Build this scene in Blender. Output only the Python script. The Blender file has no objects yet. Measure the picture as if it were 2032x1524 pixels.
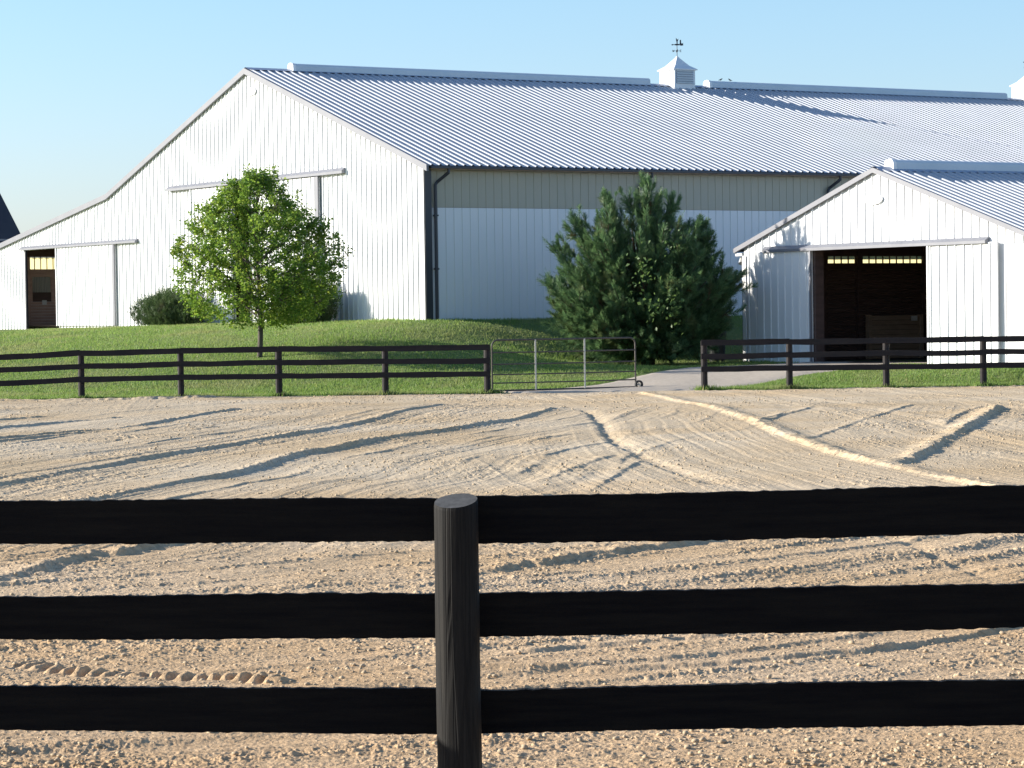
import bpy, math, random
import numpy as np
from mathutils import Vector, Matrix
random.seed(7); RNG = np.random.default_rng(11)
R = math.radians
scene = bpy.context.scene
COL = scene.collection

# ------------------------------------------------------------------ helpers
class MB:
    """collects vertices and faces, then links them as ONE mesh object"""
    def __init__(s): s.v = []; s.f = []
    def add(s, vs, fs):
        b = len(s.v); s.v += [tuple(p) for p in vs]; s.f += [tuple(b + i for i in f) for f in fs]
    def quad(s, a, b, c, d): s.add([a, b, c, d], [(0, 1, 2, 3)])
    def box(s, x0, x1, y0, y1, z0, z1):
        s.add([(x0,y0,z0),(x1,y0,z0),(x1,y1,z0),(x0,y1,z0),(x0,y0,z1),(x1,y0,z1),(x1,y1,z1),(x0,y1,z1)],
              [(0,3,2,1),(4,5,6,7),(0,1,5,4),(1,2,6,5),(2,3,7,6),(3,0,4,7)])
    def tube(s, pts, rad, n=8, cap=True):
        pts = [Vector(p) for p in pts]
        rr = rad if isinstance(rad, (list, tuple)) else [rad] * len(pts)
        rings = []; prev = None
        for i, p in enumerate(pts):
            t = (pts[min(i+1, len(pts)-1)] - pts[max(i-1, 0)])
            t = t.normalized() if t.length > 1e-9 else Vector((0,0,1))
            if prev is None:
                a = Vector((0,0,1)) if abs(t.z) < .9 else Vector((1,0,0)); prev = t.cross(a).normalized()
            u = (prev - t * prev.dot(t)).normalized(); w = t.cross(u); prev = u
            rings.append([p + (u*math.cos(2*math.pi*k/n) + w*math.sin(2*math.pi*k/n))*rr[i] for k in range(n)])
        fs = []
        for i in range(len(pts)-1):
            for k in range(n):
                fs.append((i*n+k, i*n+(k+1) % n, (i+1)*n+(k+1) % n, (i+1)*n+k))
        if cap:
            fs.append(tuple(range(n-1, -1, -1))); fs.append(tuple((len(pts)-1)*n+k for k in range(n)))
        s.add([p for r in rings for p in r], fs)
    def strip(s, prof, offs):
        """extrude an open profile (list of 3-D points) by the vector offs"""
        o = Vector(offs); n = len(prof)
        s.add([Vector(p) for p in prof] + [Vector(p)+o for p in prof], [(i, i+1, n+i+1, n+i) for i in range(n-1)])
    def prism(s, poly, axis, d0, d1):
        """closed polygon (2-D) extruded along axis 'x' or 'y'"""
        n = len(poly)
        P = (lambda a, b, d: (d, a, b)) if axis == 'x' else (lambda a, b, d: (a, d, b))
        s.add([P(a, b, d0) for a, b in poly] + [P(a, b, d1) for a, b in poly],
              [tuple(range(n-1, -1, -1)), tuple(range(n, 2*n))] + [(i, (i+1) % n, n+(i+1) % n, n+i) for i in range(n)])
    def build(s, name, mat, parent=None, smooth=False):
        me = bpy.data.meshes.new(name); me.from_pydata(s.v, [], s.f); me.materials.append(mat)
        if smooth: me.polygons.foreach_set('use_smooth', [True]*len(me.polygons))
        me.update()
        o = bpy.data.objects.new(name, me); COL.objects.link(o)
        if parent is not None: o.parent = parent
        return o

def np_mesh(name, V, F, mat, parent=None, smooth=False):
    """V (n,3), F (m,k) arrays -> one mesh object"""
    V = np.ascontiguousarray(V, np.float32); F = np.ascontiguousarray(F, np.int32); k = F.shape[1]
    me = bpy.data.meshes.new(name)
    me.vertices.add(len(V)); me.vertices.foreach_set('co', V.ravel())
    me.loops.add(F.size); me.loops.foreach_set('vertex_index', F.ravel())
    me.polygons.add(len(F)); me.polygons.foreach_set('loop_start', np.arange(0, F.size, k, dtype=np.int32))
    if smooth: me.polygons.foreach_set('use_smooth', np.ones(len(F), bool))
    me.materials.append(mat); me.update(calc_edges=True)
    o = bpy.data.objects.new(name, me); COL.objects.link(o)
    if parent is not None: o.parent = parent
    return o

def empty(name, loc=(0,0,0), rz=0.0):
    o = bpy.data.objects.new(name, None); o.location = loc; o.rotation_euler = (0,0,rz); o.empty_display_size = .3
    COL.objects.link(o); return o
def tag(o, label=None, cat=None, group=None, kind=None):
    if label: o['label'] = label
    if cat: o['category'] = cat
    if group: o['group'] = group
    if kind: o['kind'] = kind
    return o

# ------------------------------------------------------------------ noise
def _hash(ix, iy, s):
    h = (ix.astype(np.int64)*374761393 + iy.astype(np.int64)*668265263 + s*974634777) & 0x7fffffff
    h = ((h ^ (h >> 13))*1274126177) & 0x7fffffff
    return ((h ^ (h >> 16)) & 0xffff)/65535.0
def vnoise(x, y, s=0):
    ix = np.floor(x); iy = np.floor(y); fx = x-ix; fy = y-iy
    fx = fx*fx*(3-2*fx); fy = fy*fy*(3-2*fy)
    a = _hash(ix, iy, s); b = _hash(ix+1, iy, s); c = _hash(ix, iy+1, s); d = _hash(ix+1, iy+1, s)
    return (a+(b-a)*fx)*(1-fy) + (c+(d-c)*fx)*fy
def n1(x, s=0):
    ix = np.floor(x); f = x-ix; f = f*f*(3-2*f); z = np.zeros_like(ix)
    return _hash(ix, z, s)*(1-f) + _hash(ix+1, z, s)*f

# ------------------------------------------------------------------ materials
def mat(name, col, rough=.6, var=None, vscale=3.0, vstretch=(1,1,1), metal=0.0, bump=0.0, bscale=40.0, spec=.5, coord='Object'):
    m = bpy.data.materials.new(name); m.use_nodes = True; nt = m.node_tree; b = nt.nodes['Principled BSDF']
    b.inputs['Base Color'].default_value = (*col, 1); b.inputs['Roughness'].default_value = rough
    b.inputs['Metallic'].default_value = metal; b.inputs['Specular IOR Level'].default_value = spec
    tc = nt.nodes.new('ShaderNodeTexCoord'); mp = nt.nodes.new('ShaderNodeMapping'); mp.inputs['Scale'].default_value = vstretch
    nt.links.new(tc.outputs[coord], mp.inputs['Vector'])
    if var is not None:
        n = nt.nodes.new('ShaderNodeTexNoise'); n.inputs['Scale'].default_value = vscale; n.inputs['Detail'].default_value = 6; n.inputs['Roughness'].default_value = .65
        nt.links.new(mp.outputs[0], n.inputs['Vector'])
        r = nt.nodes.new('ShaderNodeValToRGB'); r.color_ramp.elements[0].position = .35; r.color_ramp.elements[1].position = .65
        r.color_ramp.elements[0].color = (*col, 1); r.color_ramp.elements[1].color = (*var, 1)
        nt.links.new(n.outputs['Fac'], r.inputs['Fac']); nt.links.new(r.outputs['Color'], b.inputs['Base Color'])
    if bump:
        n2 = nt.nodes.new('ShaderNodeTexNoise'); n2.inputs['Scale'].default_value = bscale; n2.inputs['Detail'].default_value = 4
        nt.links.new(mp.outputs[0], n2.inputs['Vector'])
        bp = nt.nodes.new('ShaderNodeBump'); bp.inputs['Strength'].default_value = bump; bp.inputs['Distance'].default_value = .02
        nt.links.new(n2.outputs['Fac'], bp.inputs['Height']); nt.links.new(bp.outputs['Normal'], b.inputs['Normal'])
    return m

def leaf_mat(name, cols, trans=.35, rough=.5, tint=None):
    """per-leaf random colour, some light passing through"""
    m = bpy.data.materials.new(name); m.use_nodes = True; nt = m.node_tree; b = nt.nodes['Principled BSDF']; out = nt.nodes['Material Output']
    g = nt.nodes.new('ShaderNodeNewGeometry'); r = nt.nodes.new('ShaderNodeValToRGB')
    els = r.color_ramp.elements
    while len(els) < len(cols): els.new(.5)
    for i, c in enumerate(cols): els[i].position = i/(len(cols)-1); els[i].color = (*c, 1)
    nt.links.new(g.outputs['Random Per Island'], r.inputs['Fac'])
    last = r.outputs['Color']
    if tint:                                     # patches of another colour through the plant
        tc = nt.nodes.new('ShaderNodeTexCoord'); n = nt.nodes.new('ShaderNodeTexNoise'); n.inputs['Scale'].default_value = tint[1]; n.inputs['Detail'].default_value = 3
        nt.links.new(tc.outputs['Object'], n.inputs['Vector'])
        r2 = nt.nodes.new('ShaderNodeValToRGB'); r2.color_ramp.elements[0].position = tint[2]; r2.color_ramp.elements[1].position = tint[3]
        nt.links.new(n.outputs['Fac'], r2.inputs['Fac'])
        mx = nt.nodes.new('ShaderNodeMix'); mx.data_type = 'RGBA'
        nt.links.new(r2.outputs['Color'], mx.inputs['Factor']); nt.links.new(last, mx.inputs['A']); mx.inputs['B'].default_value = (*tint[0], 1)
        last = mx.outputs['Result']
    nt.links.new(last, b.inputs['Base Color']); b.inputs['Roughness'].default_value = rough; b.inputs['Specular IOR Level'].default_value = .3
    t = nt.nodes.new('ShaderNodeBsdfTranslucent'); hs = nt.nodes.new('ShaderNodeHueSaturation'); hs.inputs['Hue'].default_value = .485; hs.inputs['Value'].default_value = 1.7; hs.inputs['Saturation'].default_value = 1.05
    nt.links.new(last, hs.inputs['Color']); nt.links.new(hs.outputs['Color'], t.inputs['Color'])
    ms = nt.nodes.new('ShaderNodeMixShader'); ms.inputs[0].default_value = trans
    nt.links.new(b.outputs[0], ms.inputs[1]); nt.links.new(t.outputs[0], ms.inputs[2]); nt.links.new(ms.outputs[0], out.inputs['Surface'])
    return m

def translucent_mat(name, col, tcol, fac):
    m = mat(name, col, .4); nt = m.node_tree; b = nt.nodes['Principled BSDF']; out = nt.nodes['Material Output']
    t = nt.nodes.new('ShaderNodeBsdfTranslucent'); t.inputs['Color'].default_value = (*tcol, 1)
    ms = nt.nodes.new('ShaderNodeMixShader'); ms.inputs[0].default_value = fac
    nt.links.new(b.outputs[0], ms.inputs[1]); nt.links.new(t.outputs[0], ms.inputs[2]); nt.links.new(ms.outputs[0], out.inputs['Surface'])
    return m

M = {}
M['white'] = mat('white_painted_steel', (.765,.77,.77), .42, (.735,.74,.74), .7, (1,1,.25))
M['roof'] = mat('pale_roof_steel', (.445,.465,.495), .65, (.40,.42,.45), .5, spec=.25)
M['cap'] = mat('ridge_flashing', (.30,.36,.46), .5, (.26,.31,.41), 1.0)
M['vent'] = mat('ridge_vent_steel', (.62,.67,.70), .5, (.55,.61,.64), 1.2)
M['ventend'] = mat('white_vent_end', (.82,.82,.80), .5)
M['trim'] = mat('grey_trim', (.185,.19,.215), .5, (.155,.16,.185), 2.0)
M['navy'] = mat('dark_gutter_steel', (.022,.026,.038), .4, (.03,.033,.045), 2.0)
M['fascia'] = mat('eave_board', (.34,.27,.22), .7, (.26,.2,.16), 3.0)
M['tan'] = translucent_mat('tan_fibreglass_panel', (.53,.50,.40), (.6,.5,.32), .25)
M['strip'] = translucent_mat('yellow_light_panel', (.85,.78,.42), (.90,.82,.44), .80)
M['wood'] = mat('stall_wood', (.58,.38,.31), .75, (.44,.28,.23), 2.5, (1,1,7))
M['woodpale'] = mat('pale_stall_wood', (.40,.28,.19), .75, (.30,.20,.13), 2.5, (1,1,7))
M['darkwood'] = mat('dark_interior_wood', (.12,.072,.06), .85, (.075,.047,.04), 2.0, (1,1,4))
M['steelbar'] = mat('stall_bar_steel', (.42,.44,.44), .35, metal=.3)
M['paper'] = mat('paper_sheet', (.72,.70,.66), .8)
M['sandfloor'] = mat('arena_floor_sand', (.30,.24,.17), .95, (.24,.19,.14), 2.0)
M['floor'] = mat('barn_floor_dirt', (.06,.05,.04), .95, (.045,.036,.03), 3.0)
M['black'] = mat('black_fence_paint', (.0034,.0034,.0048), .75, (.0115,.0105,.0095), 2.6, (1,1,16), bump=.6, bscale=60, spec=.12)
M['farblack'] = mat('weathered_black_fence', (.010,.008,.010), .7, (.022,.017,.017), 2.2, (1,1,5), spec=.3)
M['endgrain'] = mat('sawn_post_top', (.075,.075,.073), .9, (.035,.035,.035), 30.0)
M['gate'] = mat('gate_tube_steel', (.05,.046,.042), .65, (.085,.068,.055), 6.0)
M['gatestay'] = mat('bare_gate_stay', (.62,.60,.50), .5, (.5,.46,.38), 8.0)
M['rubber'] = mat('tyre_rubber', (.02,.02,.02), .8)
M['iron'] = mat('dark_iron', (.03,.035,.045), .5)
M['bark'] = mat('tree_bark', (.10,.085,.07), .9, (.06,.05,.042), 9.0, (1,1,.35), bump=.6, bscale=30)
M['cedarbark'] = mat('cedar_bark', (.09,.055,.035), .9, (.06,.036,.025), 9.0, (1,1,.3))
M['bin'] = mat('dark_bin_plastic', (.014,.016,.018), .45, spec=.4)
M['lamp'] = mat('floodlight_housing', (.55,.55,.52), .4)
M['darkroof'] = mat('dark_shingles', (.022,.024,.034), .75, (.036,.037,.045), 1.4)
M['redwall'] = mat('dark_red_boards', (.075,.028,.026), .8, (.05,.02,.02), 1.5)
M['bird'] = mat('bird_feathers', (.05,.055,.06), .8)
M['louver'] = mat('louvre_paint', (.60,.63,.63), .5)

# post: black paint worn to brown-grey in long streaks
def post_mat():
    m = mat('worn_black_post', (.055,.048,.040), .75, spec=.25); nt = m.node_tree; b = nt.nodes['Principled BSDF']
    tc = nt.nodes.new('ShaderNodeTexCoord'); mp = nt.nodes.new('ShaderNodeMapping'); mp.inputs['Scale'].default_value = (26,26,1.3)
    nt.links.new(tc.outputs['Object'], mp.inputs['Vector'])
    n = nt.nodes.new('ShaderNodeTexNoise'); n.inputs['Scale'].default_value = 1.6; n.inputs['Detail'].default_value = 8; n.inputs['Roughness'].default_value = .7
    nt.links.new(mp.outputs[0], n.inputs['Vector'])
    r = nt.nodes.new('ShaderNodeValToRGB'); e = r.color_ramp.elements
    e[0].position = .42; e[0].color = (.002,.002,.002,1); e[1].position = .47; e[1].color = (.008,.007,.006,1)
    x = e.new(.7); x.color = (.016,.0143,.012,1)
    nt.links.new(n.outputs['Fac'], r.inputs['Fac'])
    mp2 = nt.nodes.new('ShaderNodeMapping'); mp2.inputs['Scale'].default_value = (34,34,.9); nt.links.new(tc.outputs['Object'], mp2.inputs['Vector'])
    v = nt.nodes.new('ShaderNodeTexVoronoi'); v.feature = 'DISTANCE_TO_EDGE'; v.inputs['Scale'].default_value = 1.0; nt.links.new(mp2.outputs[0], v.inputs['Vector'])
    r3 = nt.nodes.new('ShaderNodeValToRGB'); r3.color_ramp.elements[0].position = .015; r3.color_ramp.elements[0].color = (.45,.45,.45,1); r3.color_ramp.elements[1].position = .07; nt.links.new(v.outputs['Distance'], r3.inputs['Fac'])
    mm = nt.nodes.new('ShaderNodeMix'); mm.data_type = 'RGBA'; mm.blend_type = 'MULTIPLY'; mm.inputs['Factor'].default_value = 1
    nt.links.new(r.outputs['Color'], mm.inputs['A']); nt.links.new(r3.outputs['Color'], mm.inputs['B']); nt.links.new(mm.outputs['Result'], b.inputs['Base Color'])
    bp = nt.nodes.new('ShaderNodeBump'); bp.inputs['Strength'].default_value = .35; bp.inputs['Distance'].default_value = .01
    nt.links.new(r3.outputs['Color'], bp.inputs['Height']); nt.links.new(bp.outputs['Normal'], b.inputs['Normal'])
    return m
M['post'] = post_mat()

def sand_mat():
    m = bpy.data.materials.new('arena_sand'); m.use_nodes = True; nt = m.node_tree; b = nt.nodes['Principled BSDF']
    b.inputs['Roughness'].default_value = 1.0; b.inputs['Specular IOR Level'].default_value = .1
    tc = nt.nodes.new('ShaderNodeTexCoord')
    def noise(sc, det, ro=.6):
        n = nt.nodes.new('ShaderNodeTexNoise'); n.inputs['Scale'].default_value = sc; n.inputs['Detail'].default_value = det; n.inputs['Roughness'].default_value = ro
        nt.links.new(tc.outputs['Object'], n.inputs['Vector']); return n
    a = noise(.22, 5); r = nt.nodes.new('ShaderNodeValToRGB')
    e = r.color_ramp.elements; e[0].position = .38; e[0].color = (.52,.395,.25,1); e[1].position = .62; e[1].color = (.575,.475,.345,1)
    nt.links.new(a.outputs['Fac'], r.inputs['Fac'])
    c = noise(14, 6, .75); r2 = nt.nodes.new('ShaderNodeValToRGB')
    e = r2.color_ramp.elements; e[0].position = .3; e[0].color = (.62,.60,.58,1); e[1].position = .6; e[1].color = (1.12,1.11,1.08,1)
    nt.links.new(c.outputs['Fac'], r2.inputs['Fac'])
    mx = nt.nodes.new('ShaderNodeMix'); mx.data_type = 'RGBA'; mx.blend_type = 'MULTIPLY'; mx.inputs['Factor'].default_value = 1
    nt.links.new(r.outputs['Color'], mx.inputs['A']); nt.links.new(r2.outputs['Color'], mx.inputs['B'])
    sx = nt.nodes.new('ShaderNodeSeparateXYZ'); nt.links.new(tc.outputs['Object'], sx.inputs[0])
    mr = nt.nodes.new('ShaderNodeMapRange'); mr.inputs['From Min'].default_value = 11; mr.inputs['From Max'].default_value = 30; nt.links.new(sx.outputs['Y'], mr.inputs['Value'])
    m3 = nt.nodes.new('ShaderNodeMix'); m3.data_type = 'RGBA'; m3.inputs['A'].default_value = (1.02,.895,.79,1); m3.inputs['B'].default_value = (1,1,1,1); nt.links.new(mr.outputs['Result'], m3.inputs['Factor'])
    m4 = nt.nodes.new('ShaderNodeMix'); m4.data_type = 'RGBA'; m4.blend_type = 'MULTIPLY'; m4.inputs['Factor'].default_value = 1
    nt.links.new(mx.outputs['Result'], m4.inputs['A']); nt.links.new(m3.outputs['Result'], m4.inputs['B'])
    nt.links.new(m4.outputs['Result'], b.inputs['Base Color'])
    f = noise(45, 5, .7); bp = nt.nodes.new('ShaderNodeBump'); bp.inputs['Strength'].default_value = .55; bp.inputs['Distance'].default_value = .02
    nt.links.new(f.outputs['Fac'], bp.inputs['Height']); nt.links.new(bp.outputs['Normal'], b.inputs['Normal'])
    return m
M['sand'] = sand_mat()
M['clod'] = mat('dirt_clod', (.50,.39,.26), 1.0, (.39,.30,.20), 6.0, spec=.1)
M['gravel'] = mat('gravel_path', (.48,.42,.345), .95, (.41,.35,.285), 9.0, bump=.5, bscale=60, spec=.1)
M['lawn'] = mat('lawn_soil_grass', (.12,.175,.048), .9, (.16,.19,.07), 1.1, bump=.9, bscale=22, spec=.1)
M['blade'] = leaf_mat('grass_blades', [(.13,.215,.052),(.15,.24,.06),(.185,.265,.08)], .38, .6, ((.22,.24,.10), .55, .48, .72))
_r = [n for n in M['blade'].node_tree.nodes if n.type == 'VALTORGB'][0].color_ramp.elements   # a few straw-coloured blades
_e = _r.new(.955); _e.color = (.185,.265,.08,1); _r[len(_r)-1].color = (.42,.36,.19,1)
M['field'] = mat('far_field', (.09,.13,.035), .9, (.12,.13,.05), .02)
M['maple'] = leaf_mat('young_maple_leaves', [(.085,.165,.032),(.125,.225,.038),(.175,.28,.05),(.225,.30,.065)], .45, .4, ((.26,.25,.05), .9, .60, .78))
M['cedar'] = leaf_mat('cedar_foliage', [(.045,.095,.042),(.072,.140,.060),(.115,.190,.080)], .32, .5, ((.13,.14,.06), 1.6, .56, .75))
M['cedarbrown'] = leaf_mat('dead_cedar_foliage', [(.09,.06,.03),(.12,.085,.04)], .15, .7)
M['vine'] = leaf_mat('vine_leaves', [(.07,.13,.04),(.11,.18,.06)], .35, .5)
M['yew'] = leaf_mat('yew_foliage', [(.038,.070,.028),(.058,.098,.036),(.085,.125,.052)], .2, .6, ((.08,.075,.045), 2.2, .58, .75))

# ------------------------------------------------------------------ layout of the ground
PSI = .5625
L = np.array([math.cos(PSI), math.sin(PSI)]); G = np.array([-L[1], L[0]])
CB = np.array([-2.2057, 71.5]); ZB = 1.553         # near corner of the big barn
CS = np.array([5.9984, 70.0]); ZS = .381           # left corner of the small barn
def rect_dist(X, Y, C, x0, x1, y0, y1):
    dx = X-C[0]; dy = Y-C[1]; a = dx*L[0]+dy*L[1]; b = dx*G[0]+dy*G[1]
    return np.hypot(np.maximum(np.maximum(x0-a, a-x1), 0), np.maximum(np.maximum(y0-b, b-y1), 0))
def ground(X, Y):
    X = np.asarray(X, float); Y = np.asarray(Y, float)
    dA = np.maximum(Y-59.4, 0); dB = rect_dist(X, Y, CB, 0, 46, 0, 31.4); dS = rect_dist(X, Y, CS, 0, 20, -10.5, 0)
    dC = np.maximum(np.hypot((X-3.5), (Y-68.6))-.8, 0)
    # the lawn runs level past the left end of the big barn
    b = (X-CB[0])*G[0]+(Y-CB[1])*G[1]; zb = ZB - .006*np.clip(b, 0, 32)
    wA = 1/(dA**2+.02); wB = 1/(dB**2+.02); wS = 1/(dS**2+.02); wC = .5/(dC**2+.3)
    wB = wB*1.05
    h = (wB*zb+wS*ZS+wC*.28)/(wA+wB+wS+wC)
    return h

# ------------------------------------------------------------------ arena ground: one displaced sheet
TRK = dict(
A=[(-5.9,24.5),(-5.40,28.66),(-5.24,29.56),(-5.12,30.82),(-4.84,31.94),(-4.57,33.50),(-4.06,35.53),(-3.68,37.03),(-3.31,39.13),(-2.83,41.65),(-2.30,44.92),(-1.89,49.33),(-1.19,52.0)],
B=[(-4.9,21.0),(-4.54,24.04),(-4.27,25.35),(-3.96,26.59),(-3.76,27.51),(-3.49,28.66),(-3.16,29.54),(-3.01,30.80),(-2.87,32.40),(-2.69,33.93),(-2.39,35.08),(-2.03,36.84),(-1.57,39.08),(-0.96,40.87),(-0.02,44.33),(0.85,49.29)],
C=[(-8.9,40.5),(-8.19,43.55),(-7.40,46.69),(-6.65,48.0)],
D=[(-8.0,36.5),(-7.39,39.26),(-6.91,40.70),(-6.07,42.0)],
D2=[(-8.3,37.5),(-7.57,40.25),(-6.29,42.94),(-5.82,44.5),(-5.60,47.88),(-5.00,51.30)],
E=[(-9.6,45.0),(-8.92,47.44),(-8.26,49.26)],
F=[(1.21,48.89),(1.34,46.91),(1.37,42.66),(1.35,38.82),(1.38,35.86),(1.53,32.72),(1.69,30.76),(1.93,28.38),(2.04,27.13)],
G=[(2.64,57.19),(3.40,49.84),(3.65,46.04),(3.75,41.48),(3.72,37.32),(3.83,32.92),(4.03,31.20),(4.19,29.47),(4.43,27.00),(4.68,24.77),(5.0,22.5)],
G2=[(2.64,23.01),(2.82,20.87),(2.93,19.92),(2.99,18.82),(3.04,17.87),(3.09,17.33)],
H=[(4.23,30.14),(4.94,32.62),(5.89,36.67),(6.46,38.84),(7.39,42.54),(8.35,46.60)],
H2=[(6.32,40.08),(7.13,43.67),(8.27,47.89)],
I1=[(3.85,35.98),(5.19,41.37),(7.26,49.08)],
I2=[(3.87,42.78),(4.47,44.85),(5.42,48.51)],
J=[(0.70,26.50),(1.05,28.84),(1.53,32.16)],
J2=[(0.21,27.93),(0.62,30.04),(1.32,33.59)],
K=[(-0.59,18.15),(-0.21,18.41),(0.15,18.94),(0.70,19.60),(1.16,20.29),(1.52,20.81),(2.0,21.5)],
K1=[(-3.9,17.6),(-3.49,18.43),(-3.31,18.94),(-3.21,19.41),(-2.85,20.28),(-2.67,20.91),(-2.3,22.0)],
K2=[(-1.87,17.38),(-1.30,17.75),(-0.97,17.80),(-0.59,18.15)],
Lr=[(-0.5,13.7),(-0.16,13.84),(0.25,14.12),(0.56,14.30),(1.05,14.49),(1.49,14.82),(2.0,15.4)],
M=[(-0.79,13.22),(-0.16,13.34),(0.47,13.31),(1.05,13.45),(1.58,13.69),(1.99,13.97),(2.42,14.37),(2.66,14.78),(3.1,15.9)],
N=[(-3.0,14.1),(-2.65,13.97),(-2.52,13.91),(-2.37,13.72),(-2.21,13.63),(-2.04,13.53),(-1.86,13.42),(-1.77,13.41),(-1.61,13.32),(-1.41,13.23),(-1.15,13.06)],
S=[(-7,10.6),(-4,12.0),(-2,12.95),(0.5,14.25),(3,16.3),(5,18.4),(8,22.5)],
W=[(-16,57.6),(-12,58.0),(-9.4,58.3),(-7.2,58.7),(-6.0,58.9)],
)
# (height, half width, extra step left of the line, roughness) of every ridge the drag left
for _k in TRK:
    if TRK[_k][0][1] > TRK[_k][-1][1]+.5: TRK[_k] = TRK[_k][::-1]
RIDGE = dict(A=(.033,.07,.008,.55), B=(.039,.075,.010,.55), C=(.036,.08,.0,.5), D=(.036,.08,.0,.5), D2=(.038,.08,.0,.5), E=(.034,.08,0,.5),
             F=(-.045,.10,.0,.5), G=(.055,.13,.0,.5), G2=(-.022,.06,.0,.5), H=(.075,.11,.0,.7), H2=(.03,.08,0,.6), I1=(.020,.07,0,.5), I2=(.020,.07,0,.5),
             J=(.020,.07,0,.5), J2=(.016,.07,0,.5), K=(.052,.09,.01,.8), K1=(.055,.11,.0,.9), K2=(.035,.08,0,.8), Lr=(.035,.07,.0,.9), M=(.022,.05,.01,.5),
             N=(0,.1,0,0), S=(0,.1,0,0), W=(.06,.22,0,.9))
def poly_sd(X, Y, P):
    """signed distance to an open polyline (positive to its right), and arc length"""
    best = np.full(X.shape, 1e9); sgn = np.ones(X.shape); arc = np.zeros(X.shape); acc = 0
    for (ax, ay), (bx, by) in zip(P[:-1], P[1:]):
        dx, dy = bx-ax, by-ay; l2 = dx*dx+dy*dy; ln = math.sqrt(l2)
        t = np.clip(((X-ax)*dx+(Y-ay)*dy)/l2, 0, 1)
        d = np.hypot(X-ax-t*dx, Y-ay-t*dy); cr = (X-ax)*dy-(Y-ay)*dx
        k = d < best; best = np.where(k, d, best); sgn = np.where(k, np.where(cr >= 0, 1., -1.), sgn); arc = np.where(k, acc+t*ln, arc); acc += ln
    return best*sgn, arc, acc
def arena_h(X, Y):
    h = np.zeros(X.shape)
    # long drag marks: bands that follow three sweeping lines
    wsum = np.zeros(X.shape); band = np.zeros(X.shape); streak = np.zeros(X.shape); crumb = np.zeros(X.shape)
    for i, (k, dx) in enumerate((('B', 0), ('G', 0), ('S', 0), ('A', 0))):
        d, a, n = poly_sd(X, Y, TRK[k])
        w = 1/(np.abs(d)+.6)**2
        dd = d + .16*(vnoise(X*.5, Y*.2, 40+i)-.5)+.05*(vnoise(X*1.7, Y*.8, 45+i)-.5)
        gate_ = .35+1.3*vnoise(X*.4+9*i, Y*.13, 80+i)
        q = .030*(n1(dd*2.1, 50+i)-.5) + gate_*(.014*(n1(dd*5.3, 60+i)-.5) + .0115*(n1(dd*12., 70+i)-.5) + .008*(n1(dd*25., 75+i)-.5))
        if k in 'ABS':                               # lesser drag lines beside the two long ones
            for j, of in enumerate((-3.6,-2.9,-2.1,-1.45,-.7) if k == 'A' else (.75,1.5,2.3,3.2,4.3) if k == 'B' else (-5.2,-4.5,-3.9,-3.3,-2.75,-2.2,-1.75,-1.2,-.7,-.2,.35,.8,1.3,1.7,2.3,2.9)):
                e = dd-of-.25*(vnoise(a*.35, a*0+j, 110+j)-.5)-.05*(vnoise(a*4, a*0+j, 130+j)-.5)
                h += .024*vnoise(a*.5+7*j, a*0, 120+j)**1.5*np.exp(-np.abs(e/np.where(e > 0, .04, .16))**1.9)*np.clip((a-.5)/2, 0, 1)*np.clip((n-a)/3, 0, 1)*(1 if k != 'S' else .85)
                if k == 'S': crumb = np.maximum(crumb, np.exp(-(e/.11)**2)*np.clip(1.6*vnoise(a*.6+3*j, a*0, 150+j)-.25, 0, 1))
        streak = streak + w*(n1(dd*1.6, 90+i)*.6+n1(dd*4.1, 95+i)*.4)
        band += q*w; wsum += w
    h += band/wsum; streak = streak/wsum
    h += .03*(vnoise(X*.35, Y*.35, 1)-.5)
    calm = np.zeros(X.shape)
    # single ridges
    for k, P in TRK.items():
        H, wd, st, ro = RIDGE[k]
        xs = [p[0] for p in P]; ys = [p[1] for p in P]; m = 1.2
        s = (X > min(xs)-m) & (X < max(xs)+m) & (Y > min(ys)-m) & (Y < max(ys)+m)
        if not s.any(): continue
        x = X[s]; y = Y[s]; d, a, tot = poly_sd(x, y, P)
        if k == 'N':                                # tyre lugs
            lug = np.clip(np.sin(a/.088*2*math.pi - d*18)*1.5, -1, 1)*.5+.5
            fade = np.clip((tot-a)/1.1, 0, 1)*np.clip(.35+1.5*vnoise(a*2.2, a*0, 6), 0, 1)
            h[s] += (.036*lug*np.exp(-(d/.085)**4) - .014*np.exp(-(d/.16)**2))*fade*(.7+.6*vnoise(x*9, y*9, 5)); calm[s] = np.maximum(calm[s], np.exp(-(d/.3)**4)*fade)
            continue
        d = d + .12*wd*(vnoise(a*3., a*0, 7)-.5)*4 + wd*ro*(vnoise(x*11, y*11, 8)-.5)
        amp = H*(.65+.7*vnoise(a*.9, a*0+3, 9))*(1-ro*.6*vnoise(x*9, y*9, 10))
        end = np.clip(np.minimum(a, tot-a)/.8, 0, 1)
        end = end*end*(3-2*end)
        side = np.where(d*np.sign(H)*(-1 if k == 'G' else 1) > 0, .50, 1.9)*wd
        prof = np.exp(-np.abs(d/side)**1.9)
        h[s] += amp*prof*end
        if st: h[s] += st*end*np.exp(-(d/1.3)**2)*(.5-.5*np.tanh(d/wd*1.5))
    # clods and crumbs, thicker in patches
    patch = vnoise(X*.9, Y*.4, 20)*.35+vnoise(X*2.3, Y*1.1, 21)*.2+streak*.45
    pt = np.clip((patch-.45)*4.4+1.15*crumb, .05, 1.45)*(1-.85*calm)*np.clip(.50+Y/60, 0, 1.1)
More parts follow.
